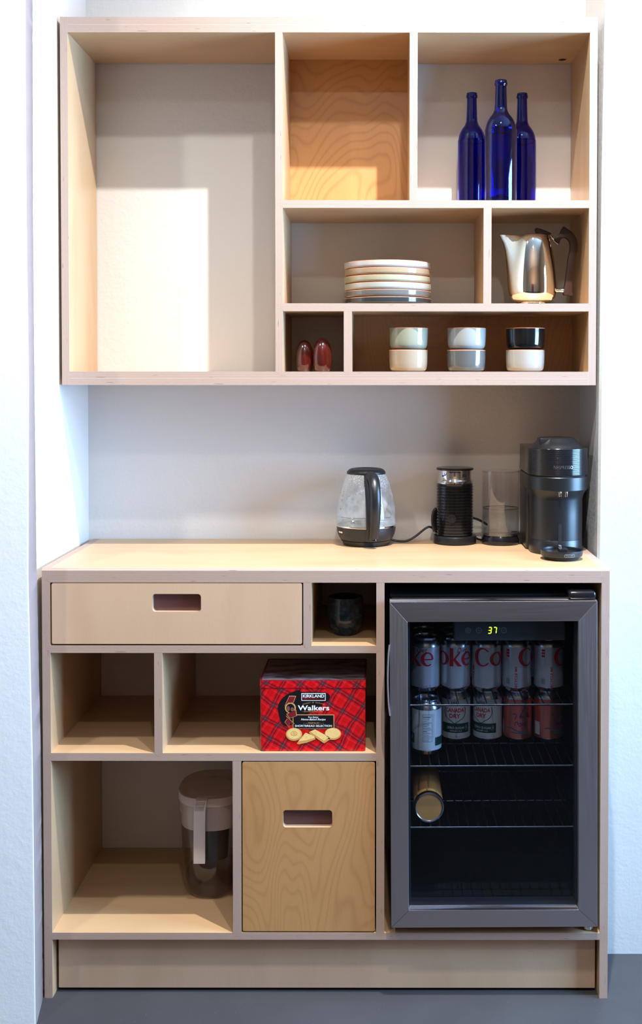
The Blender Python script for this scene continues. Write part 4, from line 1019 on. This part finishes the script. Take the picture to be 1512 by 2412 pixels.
# ------------------------------------------------------------------ bamboo flask lying on the third fridge shelf
bf = empty('bamboo_flask', (.2400, .05, .3885+.0016+.0362), 'bamboo flask lying on the fridge shelf, its round end towards the door', 'flask')
def ylathe(prof, n=48, mats=None, uvk=None):
    mb = MB(); mb.lathe([(r_, -z_) for r_, z_ in prof], n=n, mats=mats, cap=False); mb.v = [(x_, -z_, y_) for x_, y_, z_ in mb.v]
    mb.uv = [[(mb.v[k][1]*1.0, math.atan2(mb.v[k][2], mb.v[k][0])*.036 if not uvk else mb.v[k][0]) for k in f] for f in mb.f]
    return mb
ylathe([(.0345, .012), (.0350, .016), (.0350, .215), (.030, .222), (0, .222)]).build('flask_body', M['bamboo'], bf, smooth=50)
ylathe([(.0305, .0012), (.0320, 0), (.0352, .0012), (.0362, .004), (.0362, .0125), (.0345, .0135)]).build('steel_ring', metal('flask_steel', (.30, .30, .31, 1), .25), bf, smooth=40)
ylathe([(0, .0016), (.0310, .0016)], uvk=1).build('end_disc', M['bamboo'], bf, smooth=0)

# ------------------------------------------------------------------ light
def spot(loc, target, energy, col, size=.03, ang=100, blend=.5):
    l = bpy.data.lights.new('ceiling_spot', 'SPOT'); l.energy = energy; l.color = col; l.shadow_soft_size = size; l.spot_size = radians(ang); l.spot_blend = blend
    o = bpy.data.objects.new('ceiling_spot', l); C.objects.link(o); o.location = loc
    o.rotation_euler = (Vector(target)-Vector(loc)).to_track_quat('-Z', 'Y').to_euler(); return o
warm = (1, .97, .91)
spot((.477, -.606, 3.256), (.30, .0, 0), 395, (1, .99, .985), size=.016, ang=120, blend=1.)
spot((.30, -1.18, 3.256), (.18, -.4, 0), 100, warm, ang=124, blend=1.)
spot((.20, -2.46, 3.256), (.15, -1.2, 0), 55, warm, ang=130, blend=1.)
spot((-1.10, -1.25, 3.256), (-1.0, -.5, 0), 90, warm, ang=124, blend=1.)
spot((0, -3.3, 1.7), (0, -4.1, 3.3), 115, (1, .74, .52), ang=140, blend=1.).name = 'added_warm_fill'  # unseen warm lamp behind the camera, added as fill for the upper shelves
def area(name, loc, target, sx, sy, energy, col):
    l = bpy.data.lights.new(name, 'AREA'); l.shape = 'RECTANGLE'; l.size = sx; l.size_y = sy; l.energy = energy; l.color = col
    o = bpy.data.objects.new(name, l); C.objects.link(o); o.location = loc
    o.rotation_euler = (Vector(target)-Vector(loc)).to_track_quat('-Z', 'Y').to_euler(); return o
area('window_daylight', (WX+.12, (WY0+WY1)/2, (WZ0+WZ1)/2), (0, (WY0+WY1)/2, (WZ0+WZ1)/2), WY1-WY0, WZ1-WZ0, 345, (.32, .60, 1))
w = bpy.data.worlds.new('World'); scene.world = w; w.use_nodes = True
w.node_tree.nodes['Background'].inputs[0].default_value = (.6, .75, 1, 1); w.node_tree.nodes['Background'].inputs[1].default_value = .6

# ------------------------------------------------------------------ camera
cam = bpy.data.cameras.new('camera'); co = bpy.data.objects.new('camera', cam); C.objects.link(co)
co.location = (.12451, -2.55, 1.4376); co.rotation_euler = (pi/2-.02525, -.0007, .0)
cam.sensor_fit = 'VERTICAL'; cam.sensor_height = 36; cam.lens = 2627.6/2412*36
cam.shift_x = -(895.35-756)/2412; cam.shift_y = -(1206-956.05)/2412
cam.clip_start = .05
scene.camera = co
scene.cycles.transparent_max_bounces = 24
vs = scene.view_settings
vs.view_transform = 'Standard'; vs.look = 'None'; vs.gamma = 1; vs.exposure = .1; vs.use_curve_mapping = False
